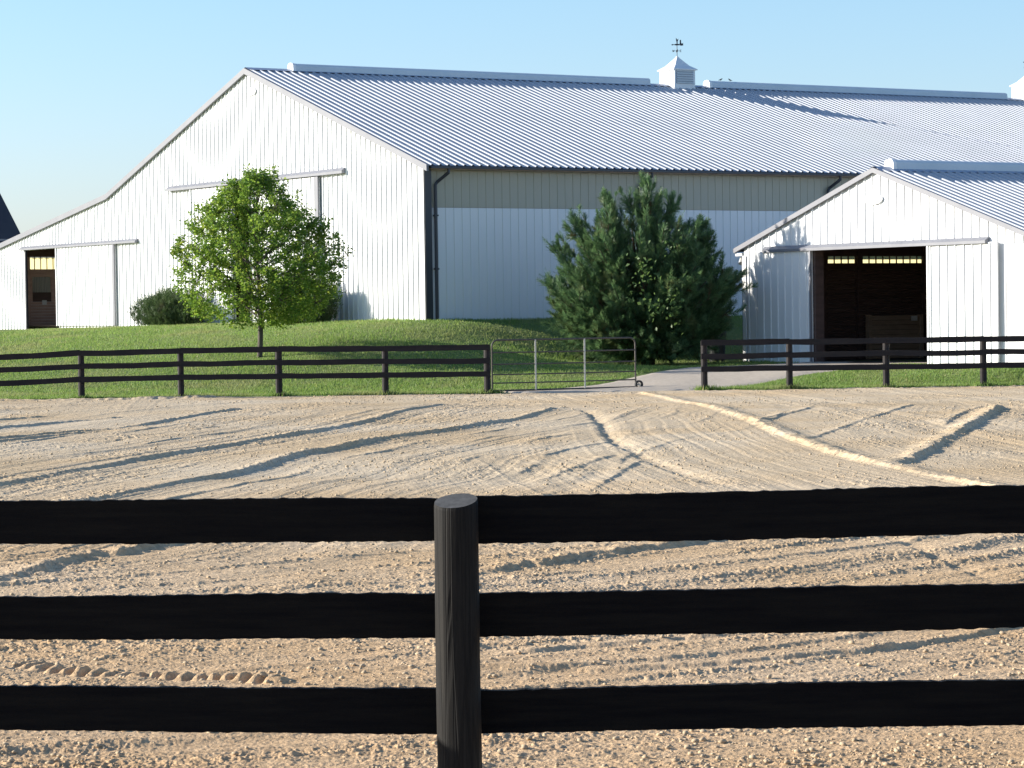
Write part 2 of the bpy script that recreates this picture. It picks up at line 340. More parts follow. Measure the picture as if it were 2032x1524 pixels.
    for sc, am, th, sd in ((4.5,.006,.66,30),(10.,.008,.64,31),(19.,.0105,.62,32),(38.,.0095,.55,33),(75.,.0075,.45,34),(140.,.0042,.38,37)):
        n = vnoise(X*sc+3.1*vnoise(X*sc*.5, Y*sc*.5, 36), Y*sc, sd); h += am*pt*np.clip((n-th)/(1-th), 0, 1)**.8
    h += .0045*(vnoise(X*60, Y*60, 35)-.5)+.0035*(vnoise(X*125, Y*125, 38)-.5)
    # settle to nothing near the lawn edge
    return h*np.clip((60.2-Y)/.9, .3, 1)-.05*np.clip((Y-59.1)/.25, 0, 1)
def grid_faces(nr, nc):
    i = np.arange((nr-1)*(nc-1)); r = i//(nc-1); c = i % (nc-1); a = r*nc+c
    return np.stack([a, a+1, a+nc+1, a+nc], 1)
def build_arena():
    ys = [10.0]
    while ys[-1] < 59.9: ys.append(ys[-1]+.0085+.0000165*ys[-1]**2*1.25)
    Yr = np.array([-40,-10,0,5,7,8,9,9.6]+ys)
    inn = np.linspace(-.222, .222, 1150)
    out = np.concatenate([np.linspace(.2226, .40, 150), [.42,.46,.52,.6,.8,1.1,1.5]])
    nr = len(Yr); T = np.concatenate([-out[::-1], inn, out]); nc = len(T)
    Ye = np.maximum(np.repeat(Yr[:, None], nc, 1), 9.0)
    X = T[None, :]*Ye; Y = np.repeat(Yr[:, None], nc, 1)
    Z = arena_h(X.ravel(), Y.ravel())
    V = np.stack([X.ravel(), Y.ravel(), Z], 1)
    o = np_mesh('arena_ground', V, grid_faces(nr, nc), M['sand'], smooth=False)
    tag(o, 'harrowed tan sand of the riding arena with drag marks and furrows', 'ground', kind='structure')
    return o
build_arena()

# loose clods lying on the sand
def ico():
    t = (1+5**.5)/2
    v = np.array([(-1,t,0),(1,t,0),(-1,-t,0),(1,-t,0),(0,-1,t),(0,1,t),(0,-1,-t),(0,1,-t),(t,0,-1),(t,0,1),(-t,0,-1),(-t,0,1)], float)
    v /= np.linalg.norm(v[0])
    f = np.array([(0,11,5),(0,5,1),(0,1,7),(0,7,10),(0,10,11),(1,5,9),(5,11,4),(11,10,2),(10,7,6),(7,1,8),(3,9,4),(3,4,2),(3,2,6),(3,6,8),(3,8,9),(4,9,5),(2,4,11),(6,2,10),(8,6,7),(9,8,1)])
    return v, f
def build_clods(n=11000):
    v, f = ico()
    Y = 10.4+(58.8-10.4)*RNG.random(n*3)**1.5; X = (RNG.random(n*3)*2-1)*.215*Y
    p = vnoise(X*.9, Y*.45, 20)*.6+vnoise(X*2.3, Y*1.3, 21)*.4+np.clip((17-Y)/5, 0, 1)*.12
    k = RNG.random(n*3) < np.clip((p-.40)*4, .03, 1); X = X[k][:n]; Y = Y[k][:n]; n = len(X)
    s = .003+.011*RNG.random(n)**3.8+.00017*Y
    Z = arena_h(X, Y)+s*.25
    sc = s[:, None, None]*(1+.55*(RNG.random((n, 12, 1))-.5))
    ang = RNG.random(n)*6.28; ca = np.cos(ang); sa = np.sin(ang)
    P = v[None]*sc*np.array([1.25, .9, .75])[None, None]
    x = P[..., 0]*ca[:, None]-P[..., 1]*sa[:, None]; y = P[..., 0]*sa[:, None]+P[..., 1]*ca[:, None]
    V = np.stack([x+X[:, None], y+Y[:, None], P[..., 2]+Z[:, None]], 2).reshape(-1, 3)
    F = (f[None]+12*np.arange(n)[:, None, None]).reshape(-1, 3)
    o = np_mesh('dirt_clods', V, F, M['clod'])
    tag(o, 'loose crumbs and clods of dirt scattered over the arena sand', 'dirt', kind='stuff')
build_clods()

# ------------------------------------------------------------------ lawn, path, far field
def build_lawn():
    xs = np.concatenate([np.linspace(-90,-22,30), np.linspace(-21.6,22,200), np.linspace(23,90,30)])
    ys = np.concatenate([59.05+np.linspace(0,24,110), np.linspace(84,170,40)])
    X, Y = np.meshgrid(xs, ys)
    Xf = X.ravel(); Yf = Y.ravel().copy()
    e = Y.ravel() < 59.06; Yf[e] += .35*(vnoise(Xf[e]*1.3, Xf[e]*0, 3)-.6)
    Z = ground(Xf, Yf)+.05*(vnoise(Xf*.8, Yf*.8, 4)-.5)*np.clip((Yf-59.5)/2, 0, 1)+.006
    Z = np.where(e, -.06, Z)
    o = np_mesh('lawn', np.stack([Xf, Yf, Z], 1), grid_faces(len(ys), len(xs)), M['lawn'], smooth=True)
    tag(o, 'mown green grass bank rising from the arena to the barns', 'lawn', kind='structure')
    m = MB(); n = 48; rr = 2500
    m.add([(rr*math.cos(i*2*math.pi/n), 60+rr*math.sin(i*2*math.pi/n), -.25) for i in range(n)], [tuple(range(n))])
    tag(m.build('far_field', M['field']), 'flat fields reaching to the horizon', 'field', kind='structure')
build_lawn()
# the path: from the gateway to the door of the small barn (far edge, near edge)
PF = [(-.6,59.75),(.6,60.2),(1.7,61.3),(2.75,62.9),(3.6,64.2),(4.7,65.6),(5.7,66.6),(6.9,67.6),(8.2,68.4)]
PN = [(.2,58.95),(1.4,58.9),(2.6,58.9),(3.9,58.95),(4.55,59.5),(5.3,60.6),(6.2,61.7),(8.0,63.4),(10.4,65.0)]
def path_lerp(u, v):
    i = min(int(u), len(PF)-2); f = u-i
    a = np.array(PF[i])*(1-f)+np.array(PF[i+1])*f; b = np.array(PN[i])*(1-f)+np.array(PN[i+1])*f
    return a*(1-v)+b*v
def build_path():
    nu, nv = 81, 15; V = []
    for i in range(nu):
        u = i/(nu-1)*(len(PF)-1)
        for j in range(nv):
            v = j/(nv-1); vv = v
            if j in (0, nv-1): vv = v+(.05 if j else -.05)*(vnoise(np.array([u*3.1]), np.array([j*1.]), 2)[0]-.3)
            p = path_lerp(u, vv); z = float(ground(p[0], p[1]))
            z += .05*(vnoise(np.array([p[0]*.8]), np.array([p[1]*.8]), 4)[0]-.5)*min(max((p[1]-59.5)/2, 0), 1)
            V.append((p[0], p[1], z+(.030 if 0 < j < nv-1 and i > 0 else -.03)+.008*(vnoise(np.array([p[0]*5]), np.array([p[1]*5]), 6)[0]-.5)))
    o = np_mesh('gravel_path', np.array(V), grid_faces(nu, nv), M['gravel'], smooth=True)
    tag(o, 'pale gravel path curving from the gateway to the small barn', 'path', kind='structure')
build_path()
def in_path(X, Y):
    poly = PF+PN[::-1]; c = np.zeros(X.shape, bool); n = len(poly)
    for i in range(n):
        x1, y1 = poly[i]; x2, y2 = poly[(i+1) % n]
        k = ((y1 > Y) != (y2 > Y)) & (X < (x2-x1)*(Y-y1)/((y2-y1) if y2 != y1 else 1e-9)+x1)
        c ^= k
    return c
def build_grass(n=230000):
    Y = 59.0+25*RNG.random(n*2)**1.6; X = (RNG.random(n*2)*2-1)*(.21*Y+.5)
    k = (rect_dist(X, Y, CB, 0, 46, 0, 31.4) > .03) & (rect_dist(X, Y, CS, 0, 20, -10.5, 0) > .03) & ~in_path(X, Y)
    k &= (Y > 59.15+.3*(vnoise(X*1.7, X*0, 13)-.3))
    a = (X-CB[0])*L[0]+(Y-CB[1])*L[1]; k &= (a < 12)
    X = X[k][:n]; Y = Y[k][:n]; n = len(X)
    px = np.array([-11.5,-9.35,-7.19,-5.06,-2.75,-.535,4.18,6.03,8.13,10.24,12.35]); nt_ = 3600
    c = RNG.integers(0, len(px), nt_); tx = px[c]+RNG.normal(size=nt_)*.11; ty = 59.22+RNG.normal(size=nt_)*.07
    ex = np.concatenate([-13+12.4*RNG.random(2600), 4.3+9*RNG.random(1600)]); ey = 59.16+.16*RNG.random(len(ex)); q = vnoise(ex*2.2, ex*0, 17) > .5
    X = np.concatenate([X, tx, ex[q]]); Y = np.concatenate([Y, ty, ey[q]]); tall = np.concatenate([np.zeros(n), np.full(nt_, .07), np.full(q.sum(), .035)])*RNG.random(n+nt_+q.sum()); n = len(X)
    Z = ground(X, Y)+.05*(vnoise(X*.8, Y*.8, 4)-.5)*np.clip((Y-59.5)/2, 0, 1)
    h = tall+(.03+.05*RNG.random(n))*(.6+.8*vnoise(X*1.1, Y*1.1, 15)); w = .006+.008*RNG.random(n); a = RNG.random(n)*6.283
    lx = (RNG.random(n)-.5)*h*1.3; ly = (RNG.random(n)-.5)*h*1.3
    V = np.empty((n, 3, 3)); c = np.cos(a)*w; s = np.sin(a)*w
    V[:, 0] = np.stack([X-c, Y-s, Z], 1); V[:, 1] = np.stack([X+c, Y+s, Z], 1); V[:, 2] = np.stack([X+lx, Y+ly, Z+h], 1)
    o = np_mesh('lawn_grass', V.reshape(-1, 3), np.arange(3*n).reshape(-1, 3), M['blade'])
    tag(o, 'short green grass growing on the bank in front of the barns', 'grass', kind='stuff')
build_grass()

# ------------------------------------------------------------------ ribbed sheet metal
def rib_profile(u0, u1, sp, rb, rt, rh, off=None):
    pts = [(u0, 0.0)]; u = u0+(sp*.5 if off is None else off)
    while u+rb/2 < u1:
        pts += [(u-rb/2, 0), (u-rt/2, rh), (u+rt/2, rh), (u+rb/2, 0)]; u += sp
    pts.append((u1, 0.0)); return pts
def ribbed_wall(mb, P, u0, u1, zb, zt, openings=(), sp=.255, rb=.055, rt=.022, rh=.02, breaks=(), off=None):
    """P(u, d, z) -> xyz.  zt is a function of u; openings are (u0,u1,z0,z1)"""
    pr = rib_profile(u0, u1, sp, rb, rt, rh, off)
    us = [p[0] for p in pr]; ds = [p[1] for p in pr]
    for b in list(breaks)+[x for o in openings for x in o[:2]]:
        if u0 < b < u1 and min(abs(b-x) for x in us) > 1e-4:
            d = float(np.interp(b, us, ds)); i = int(np.searchsorted(us, b)); us.insert(i, b); ds.insert(i, d)
    for a, b, da, db in zip(us[:-1], us[1:], ds[:-1], ds[1:]):
        mid = (a+b)/2; spans = [(zb, None)]
        for o in openings:
            if o[0] < mid < o[1]:
                spans = ([(zb, o[2])] if o[2] > zb+1e-3 else [])+[(o[3], None)]
        for z0, z1 in spans:
            za, zc = (zt(a), zt(b)) if z1 is None else (z1, z1)
            mb.quad(P(a, da, z0), P(b, db, z0), P(b, db, zc), P(a, da, za))
def ribbed_roof(mb, x0, x1, ya, za, yb, zb, sp=.25, rb=.085, rt=.05, rh=.036):
    d = Vector((0, yb-ya, zb-za)).normalized(); n = Vector((1,0,0)).cross(d)
    if n.z < 0: n = -n
    pr = [Vector((u, ya, za))+n*h for u, h in rib_profile(x0, x1, sp, rb, rt, rh)]
    mb.strip(pr, (0, yb-ya, zb-za))
def rake(mb, pts, x0, x1, h, up=.02):
    """board under a roof edge; pts are (y, z) along the slope"""
    for (y0, z0), (y1, z1) in zip(pts[:-1], pts[1:]):
        mb.add([(x0,y0,z0+up-h),(x0,y1,z1+up-h),(x0,y1,z1+up),(x0,y0,z0+up),(x1,y0,z0+up-h),(x1,y1,z1+up-h),(x1,y1,z1+up),(x1,y0,z0+up)],
               [(0,1,2,3),(7,6,5,4),(0,4,5,1),(3,2,6,7),(0,3,7,4),(1,5,6,2)])
def track(mb, y0, y1, z, x=-.02, h=.15, d=.13):
    """sloping hood over a door rail"""
    mb.prism([(y0, z), (y0, z-h), (y1, z-h), (y1, z)], 'x', x-.02, x)
    a = [(x-.02, z), (x-d, z-h*.55), (x-d, z-h), (x-.02, z-h)]
    n = 4; mb.add([(p[0], y0, p[1]) for p in a]+[(p[0], y1, p[1]) for p in a], [(3,2,1,0),(4,5,6,7)]+[(i, (i+1) % n, n+(i+1) % n, n+i) for i in range(n)])
def vent(x0, x1, y, z, parent, h=.17, w=.17):
    m = MB(); n = 9
    pr = [(y-w, z-.06)]+[(y-w*math.cos(math.pi*k/(n-1))*.93, z+h*.45+h*.55*math.sin(math.pi*k/(n-1))) for k in range(n)]+[(y+w, z-.06)]
    m.strip([(x0+.1, a, b) for a, b in pr], (x1-x0-.1, 0, 0))
    m.add([(x1, a, b) for a, b in pr], [tuple(range(len(pr)))])
    o = m.build('ridge_vent', M['vent'], parent)
    e = MB(); pr2 = [(y+(a-y)*1.12, z+(b-z)*1.1) for a, b in pr]; nn = len(pr2)
    e.add([(x0, a, b) for a, b in pr2]+[(x0+.1, a, b) for a, b in pr2], [tuple(range(nn)), tuple(range(2*nn-1, nn-1, -1))]+[(i, nn+i, nn+(i+1) % nn, (i+1) % nn) for i in range(nn)])
    e.build('end_cap', M['ventend'], o)
    return o
def gutter_and_spouts(parent, x0, x1, y, z, spouts, zbot, r=.045):
    g = MB()
    pr = [(y+.10, z), (y, z), (y-.02, z-.025), (y-.02, z-.075), (y+.10, z-.075)]
    g.add([(x0, a, b) for a, b in pr]+[(x1, a, b) for a, b in pr], [(i, (i+1) % 5, 5+(i+1) % 5, 5+i) for i in range(5)]+[(4,3,2,1,0),(5,6,7,8,9)])
    o = g.build('gutter', M['navy'], parent)
    for s in spouts:
        d = MB(); d.tube([(s+.28, y+.03, z-.09), (s+.28, y+.03, z-.18), (s+.06, -.07, z-.42), (s, -.075, z-.5), (s, -.075, zbot)], r, 8)
        for zz in (z-1.3, z-2.7):
            if zz > zbot+.2: d.box(s-r-.012, s+r+.012, -.13, -.02, zz-.02, zz+.02)
        d.build('downspout', M['navy'], parent)
    return o
def ribbed_door(parent, y0, y1, z0, z1, name='sliding_door', x=-.05, sp=.273, trims=()):
    d = MB(); P = lambda u, dd, z: (x-.03-dd, u, z)
    d.box(x-.03, x+.02, y0, y1, z0, z1)
    dd = MB(); ribbed_wall(d, lambda u, q, z: (x-.033-q, u, z), y0+.04, y1-.04, z0+.01, lambda u: z1-.01, sp=sp, rb=.045, rt=.035, rh=.026)
    o = d.build(name, M['white'], parent)
    for a, b, k in trims:
        t = MB(); t.box(x-.075, x-.036, a, b, z0, z1); t.build('edge_trim', M[k], o)
    return o

# ------------------------------------------------------------------ cupola with weathervane
def cupola(parent, x0, x1, y, z):
    w = (x1-x0)/2; cx = (x0+x1)/2; m = MB()
    z0 = z-.42; ze = z+.50
    m.box(x0, x1, y-w, y+w, z0, ze)
    o = m.build('cupola', M['white'], parent)
    # clapboard and louvres, four sides
    
    for sy in (-1, 1):
        lv = MB()
        for k in range(6):
            zz = z+.05+.075*k; ya = y+sy*(w+.006); yb = y+sy*(w+.034)
            lv.add([(x0+.08,ya,zz+.058),(x1-.08,ya,zz+.058),(x1-.08,yb,zz+.012),(x0+.08,yb,zz+.012),(x1-.08,yb,zz),(x0+.08,yb,zz)], [(0,1,2,3),(3,2,4,5)])
        lv.build('louvre', M['louver'], o)
        rc = MB(); ya = y+sy*(w+.004); rc.quad((x0+.07,ya,z+.04), (x1-.07,ya,z+.04), (x1-.07,ya,z+.49), (x0+.07,ya,z+.49)); rc.build('louvre_gap_shade', M['cap'], o)  # flat dark plate, its colour stands for shade between the slats
    for sx in (-1, 1):
        cb = MB(); xa = cx+sx*(w+.002)
        pr = [(xa, y-w+.04, z-.30)]
        for k in range(12): pr += [(xa+sx*.014, y-w+.04, z-.30+.062*k), (xa, y-w+.04, z-.30+.062*(k+1))]
        cb.strip(pr, (0, 2*w-.08, 0)); cb.build('clapboard', M['white'], o)
    # flared pyramid roof
    r = MB(); prof = [(w+.055, ze-.02), (w+.06, ze+.015), (w*.70, ze+.135), (w*.40, ze+.27), (w*.15, ze+.39), (.015, ze+.46)]
    vs = [(cx+sx*a, y+sy*a, b) for a, b in prof for sx, sy in ((-1,-1),(1,-1),(1,1),(-1,1))]
    fs = [(4*i+k, 4*i+(k+1) % 4, 4*i+4+(k+1) % 4, 4*i+4+k) for i in range(len(prof)-1) for k in range(4)]+[(3,2,1,0)]
    r.add(vs, fs); r.build('cupola_roof', M['white'], o)
    # weathervane: rod, compass letters, arrow and a bird-like figure
    v = MB(); zt = ze+.43; v.tube([(cx,y,zt),(cx,y,zt+.52)], .011, 6); v.tube([(cx,y,zt+.16),(cx,y,zt+.18),(cx,y,zt+.21),(cx,y,zt+.23)], [.004,.03,.03,.004], 8)
    c, s_ = math.cos(-PSI+.1), math.sin(-PSI+.1)
    v.tube([(cx-.1*c,y-.1*s_,zt+.20),(cx+.1*c,y+.1*s_,zt+.20)], .006, 5); v.tube([(cx+.1*s_,y-.1*c,zt+.20),(cx-.1*s_,y+.1*c,zt+.20)], .006, 5)
    def plate(poly, ox, oz, dirx=(c, s_), t=.006):
        n = len(poly); nx, ny = -dirx[1]*t, dirx[0]*t
        A = [(cx+(ox+a)*dirx[0]+nx, y+(ox+a)*dirx[1]+ny, oz+b) for a, b in poly]; B = [(p[0]-2*nx, p[1]-2*ny, p[2]) for p in A]
        v.add(A+B, [tuple(range(n)), tuple(range(2*n-1, n-1, -1))]+[(i, n+i, n+(i+1) % n, (i+1) % n) for i in range(n)])
    def letter(strokes, ox, dirx):
        for (a, b), (e, f) in strokes:
            l = math.hypot(e-a, f-b); px, pz = -(f-b)/l*.006, (e-a)/l*.006
            plate([(a+px, b+pz), (e+px, f+pz), (e-px, f-pz), (a-px, b-pz)], ox, zt+.20, dirx)
    LT = dict(E=[((-.02,-.035),(-.02,.035)),((-.02,.033),(.022,.033)),((-.02,0),(.016,0)),((-.02,-.033),(.022,-.033))],
              W=[((-.03,.035),(-.015,-.035)),((-.015,-.035),(0,.02)),((0,.02),(.015,-.035)),((.015,-.035),(.03,.035))],
              N=[((-.02,-.035),(-.02,.035)),((-.02,.035),(.02,-.035)),((.02,-.035),(.02,.035))],
              S=[((.02,.033),(-.02,.033)),((-.02,.033),(-.02,0)),((-.02,0),(.02,0)),((.02,0),(.02,-.033)),((.02,-.033),(-.02,-.033))])
    letter(LT['W'], -.12, (c, s_)); letter(LT['E'], .12, (c, s_)); letter(LT['N'], .12, (-s_, c)); letter(LT['S'], -.12, (-s_, c))
    k = .00155; Z0 = zt+.40
    sc = lambda pts: [((a-505)*k, (300-b)*k) for a, b in pts]
    plate(sc([(385,298),(420,285),(420,294),(455,292),(480,282),(540,284),(560,296),(560,310),(540,314),(480,316),(455,308),(420,306),(420,318),(385,304)]), 0, Z0)
    plate(sc([(483,160),(497,170),(508,200),(524,182),(540,178),(530,205),(520,235),(518,286),(498,286),(496,240),(486,205)]), 0, Z0)
    plate(sc([(556,296),(566,250),(562,215),(580,196),(592,205),(594,262),(608,280),(640,262),(632,285),(642,312),(606,322),(570,318)]), 0, Z0)
    v.build('weathervane', M['iron'], o)
    return o

# ------------------------------------------------------------------ the big arena barn
WB, HE, HR = 20.34, 4.15, 7.43
ROOFB = [(-.28, 4.06), (10.17, 7.43), (20.25, 4.19), (31.75, 2.52)]
def build_big():
    b = empty('arena_barn', (CB[0], CB[1], ZB), PSI)
    tag(b, 'huge white ribbed metal riding barn with a pale roof, cupolas and a lean-to', 'barn')
    zroof = lambda y: float(np.interp(y, [p[0] for p in ROOFB], [p[1] for p in ROOFB]))-.03
    LB = 46.0
    g = MB(); ribbed_wall(g, lambda u, d, z: (-d, u, z), 0, 31.5, -.9, zroof, [(7.5,13.4,-.9,4.0), (24.5,27.3,-.9,2.56)], sp=.273, breaks=(10.17, 20.25), rb=.046, rt=.036, rh=.031)
    g.build('gable_wall', M['white'], b)
    # long wall: white steel below, tan light panel above
    s = MB(); ribbed_wall(s, lambda u, d, z: (u, -d, z), 0, LB, -1.6, lambda u: 2.97, sp=.252); s.build('side_wall', M['white'], b)
    s = MB(); ribbed_wall(s, lambda u, d, z: (u, .012-d, z), 0, LB, 2.98, lambda u: 4.04, sp=.252, rb=.05, rt=.02, rh=.014); s.build('light_panel', M['tan'], b)
    f = MB(); f.box(.05, LB, -.255, -.02, 3.955, 3.985); f.box(0, LB, .03, .09, 2.9, 3.02); f.box(0, LB, .03, .08, 3.42, 3.5); f.build('eave_board', M['fascia'], b)
    # far walls close the building
    w = MB(); ribbed_wall(w, lambda u, d, z: (LB+d, u, z), 0, 31.5, -1, zroof, breaks=(10.17, 20.25)); w.build('end_wall', M['white'], b)
    w = MB(); ribbed_wall(w, lambda u, d, z: (u, 31.5+d, z), 0, LB, -1, lambda u: 1.98); w.build('lean_to_wall', M['white'], b)
    w = MB(); w.quad((0,31.48,1.98), (LB,31.48,1.98), (LB,31.48,2.42), (0,31.48,2.42)); w.build('light_panel', M['strip'], b)
    # roof
    r = MB()
    for (ya, za), (yb, zb) in zip(ROOFB[:-1], ROOFB[1:]): ribbed_roof(r, -.06, LB+.06, ya, za, yb, zb)
    roof = r.build('roof', M['roof'], b)
    c = MB(); c.strip([(-.07, 9.93, 7.39), (-.07, 10.17, 7.475), (-.07, 10.41, 7.39)], (LB+.14, 0, 0)); c.build('ridge_cap', M['cap'], roof)
    k = MB(); rake(k, ROOFB, -.115, -.045, .17); k.build('rake_trim', M['trim'], b)
    k = MB(); k.box(-.045, -.021, -.06, .17, -.9, 4.0); k.box(-.045, .16, -.062, -.022, -.9, 3.98); k.build('corner_trim', M['navy'], b)
    # the pale part of the corner seen from the gable
    k = MB(); k.box(-.062, -.046, -.02, .17, -.9, 4.0); k.build('corner_trim', M['white'], b)
    gutter_and_spouts(b, .0, LB, -.33, 4.06, (.27, 6.78, 13.4, 20.0), -1.0)
    vent(1.42, 14.32, 10.17, 7.47, roof); vent(16.66, 29.6, 10.17, 7.47, roof); vent(31.9, 44.6, 10.17, 7.47, roof)
    cupola(b, 15.09, 15.91, 10.17, 7.43); cupola(b, 30.33, 31.15, 10.17, 7.43)
    # doors of the gable
    t = MB(); track(t, 4.25, 15.6, 4.24, h=.16); t.build('door_track', M['trim'], b)
    ribbed_door(b, 11.08, 13.95, -.03, 4.06, trims=((13.9,13.955,'white'), (11.08,11.14,'trim')))
    ribbed_door(b, 5.74, 10.0, -.03, 4.06, trims=((5.70,5.93,'trim'), (9.94,10.0,'trim')))
    q = MB(); q.box(1.2, 1.25, 6.0, 15.0, -.06, 4.6); q.build('dark_inner_panel', M['darkwood'], b)  # dark sheet added to block the light strip and keep the door gap dark
    t = MB(); track(t, 17.95, 27.6, 2.70, h=.13); t.build('door_track', M['trim'], b)
    ribbed_door(b, 19.7, 24.45, -.06, 2.57, trims=((19.66,19.83,'trim'), (24.42,24.475,'white')))
    j = MB(); j.box(-.05, .02, 27.27, 27.33, -.3, 2.57); j.build('door_jamb', M['navy'], b)
    # what shows through the small opening: stall front, light strip
    fl = MB(); fl.quad((.05,.1,-.06), (LB-.1,.1,-.06), (LB-.1,31.3,-.06), (.05,31.3,-.06)); fl.build('floor', M['sandfloor'], b)
    st = MB()
    y = 28.2
    for i in range(8): st.box(.15, 5.0, y, y+.05, -.05+.105*i, .045+.105*i)
    st.box(.15, .57, y, y+.05, .79, 1.9); st.box(1.27, 5.0, y, y+.05, .79, 1.9); st.box(.57, 1.27, y, y+.05, 1.66, 1.9)
    st.box(.3, .46, y-.09, y-.002, -.05, 2.75); st.box(.15, 5.0, y-.05, y-.002, 1.83, 1.93)
    sf = st.build('stall_front', M['wood'], b)
    ba = MB()
    for i in range(11): ba.tube([(.60+i*.062, y+.02, 1.12), (.60+i*.062, y+.02, 1.66)], .010, 6)
    ba.build('stall_bars', M['steelbar'], sf)
    lo = MB(); lo.box(.57, 1.27, y+.01, y+.04, .79, 1.12); lo.build('feed_door', M['darkwood'], sf)
    p = MB(); p.box(.92, 1.09, y-.008, y-.003, .68, .84); p.build('notice', M['paper'], sf)
    hb = MB(); hb.box(.2, 6.5, 28.0, 28.1, 2.35, 2.75); hb.build('inner_beam', M['darkwood'], b)
    bt = MB()
    for i in range(24): bt.box(1.5+i*.24, 1.515+i*.24, 31.40, 31.46, 1.9, 2.45)
    bt.build('panel_batten', M['darkwood'], b)
    # oval badge under the peak
    o = MB(); n = 20; o.prism([(9.84+.27*math.cos(2*math.pi*i/n), 6.74+.115*math.sin(2*math.pi*i/n)) for i in range(n)], 'x', -.05, -.021); o.build('oval_badge', M['white'], b)
    return b
build_big()

# ------------------------------------------------------------------ the small stable
def build_small():
    b = empty('stable_barn', (CS[0], CS[1], ZS), PSI)
    tag(b, 'small white metal stable with its wide sliding door standing open', 'stable')
    W, LS = 10.48, 20.0; YR = -5.24
    RF = [(.32, 2.905), (YR, 4.70), (-W-.32, 2.905)]
    zroof = lambda y: float(np.interp(-y, [-p[0] for p in RF], [p[1] for p in RF]))-.03
    g = MB(); ribbed_wall(g, lambda u, d, z: (-d, -u, z), 0, W, -.5, lambda u: zroof(-u), [(2.8,7.2,-.5,2.8)], sp=.29, breaks=(-YR,), off=.2, rb=.042, rt=.032, rh=.024)
    g.build('gable_wall', M['white'], b)
    # left wall: steel below, long yellow light panel above
    s = MB(); ribbed_wall(s, lambda u, d, z: (u, d, z), 0, LS, -.5, lambda u: 2.5, sp=.25); s.build('side_wall', M['white'], b)
    s = MB(); s.quad((0,0,2.5), (LS,0,2.5), (LS,0,2.95), (0,0,2.95)); s.build('light_panel', M['strip'], b)
    s = MB(); ribbed_wall(s, lambda u, d, z: (u, -W-d, z), 0, LS, -.5, lambda u: 2.95, sp=.25); s.build('side_wall', M['white'], b)
    s = MB(); ribbed_wall(s, lambda u, d, z: (LS+d, -u, z), 0, W, -.5, lambda u: zroof(-u), breaks=(-YR,)); s.build('end_wall', M['white'], b)
    r = MB(); ribbed_roof(r, -.05, LS, RF[0][0], RF[0][1], RF[1][0], RF[1][1]); ribbed_roof(r, -.05, LS, RF[2][0], RF[2][1], RF[1][0], RF[1][1])
    roof = r.build('roof', M['roof'], b)
    c = MB(); c.strip([(-.06, YR-.28, 4.63), (-.06, YR-.05, 4.745), (-.06, YR+.05, 4.745), (-.06, YR+.28, 4.63)], (LS, 0, 0)); c.build('ridge_cap', M['cap'], roof)
    vent(.42, 19, YR, 4.75, roof, h=.17, w=.16)
    k = MB(); rake(k, RF, -.10, -.04, .12); k.build('rake_trim', M['trim'], b)
    k = MB(); k.box(-.06, LS, .325, .40, 2.84, 2.905); k.build('gutter', M['navy'], b)
    k = MB(); k.box(-.036, -.018, -.10, .035, -.5, 2.73); k.build('corner_trim', M['white'], b)
    k = MB(); k.box(-.03, .06, .036, .06, -.5, 2.72); k.build('corner_trim', M['trim'], b)
    k = MB(); k.box(-.05, .02, .04, .31, 2.73, 2.80); k.build('eave_return', M['white'], b)
    l = MB(); l.tube([(.10,.22,2.72),(.10,.22,2.66)], .02, 8); l.tube([(.10,.25,2.69),(.06,.20,2.60),(.03,.16,2.54)], [.035,.06,.075], 10); l.build('floodlight', M['lamp'], b)
    t = MB(); track(t, -9.25, -.93, 2.94, h=.15); t.build('door_track', M['trim'], b)
    ribbed_door(b, -2.84, -.68, .0, 2.82, sp=.29, trims=((-2.86,-2.80,'trim'),))
    ribbed_door(b, -9.52, -7.22, .0, 2.82, sp=.29, trims=((-7.26,-7.2,'white'), (-9.62,-9.5,'white')))
    pd = MB(); pd.box(-.055, -.022, -10.47, -9.86, -.4, 2.74); pd.build('side_panel', M['white'], b)
    j = MB(); j.box(-.015, .25, -2.92, -2.84, -.1, 2.8); j.build('door_jamb', M['darkwood'], b)
    j = MB(); j.box(-.012, .2, -7.24, -7.19, -.1, 2.8); j.build('door_jamb', M['woodpale'], b)
    o = MB(); n = 20; o.prism([(-5.2+.34*math.cos(2*math.pi*i/n), 3.96+.13*math.sin(2*math.pi*i/n)) for i in range(n)], 'x', -.05, -.017); o.build('oval_badge', M['white'], b)
    # inside
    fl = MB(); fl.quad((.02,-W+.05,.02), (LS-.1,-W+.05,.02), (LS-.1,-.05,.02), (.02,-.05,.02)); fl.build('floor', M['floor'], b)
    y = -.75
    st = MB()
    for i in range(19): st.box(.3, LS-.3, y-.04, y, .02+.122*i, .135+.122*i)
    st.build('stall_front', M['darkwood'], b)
    hb = MB(); hb.box(.1, LS-.2, y-.10, y-.04, 2.34, 2.52); hb.box(.1, LS-.2, y-.12, y-.04, 2.70, 2.95)
    for x in (1.85, 3.0, 5.25, 8.6): hb.box(x, x+.15, y-.16, y-.045, .02, 3.0)
    hb.build('inner_beam', M['darkwood'], b)
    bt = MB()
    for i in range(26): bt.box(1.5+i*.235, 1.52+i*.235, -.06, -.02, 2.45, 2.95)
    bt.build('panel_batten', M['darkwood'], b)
    hw = MB()
    for i in range(9): hw.box(3.25, 5.0, y-.30, y-.26, .03+.125*i, .145+.125*i)
    hw.box(3.2, 3.3, y-.34, y-.2, .02, 1.17); hw.box(4.95, 5.05, y-.34, y-.2, .02, 1.17)
    hw.build('half_wall', M['woodpale'], b)
    p = MB(); p.box(4.62, 4.82, y-.365, y-.345, 1.0, 1.13); p.build('notice', M['paper'], b)
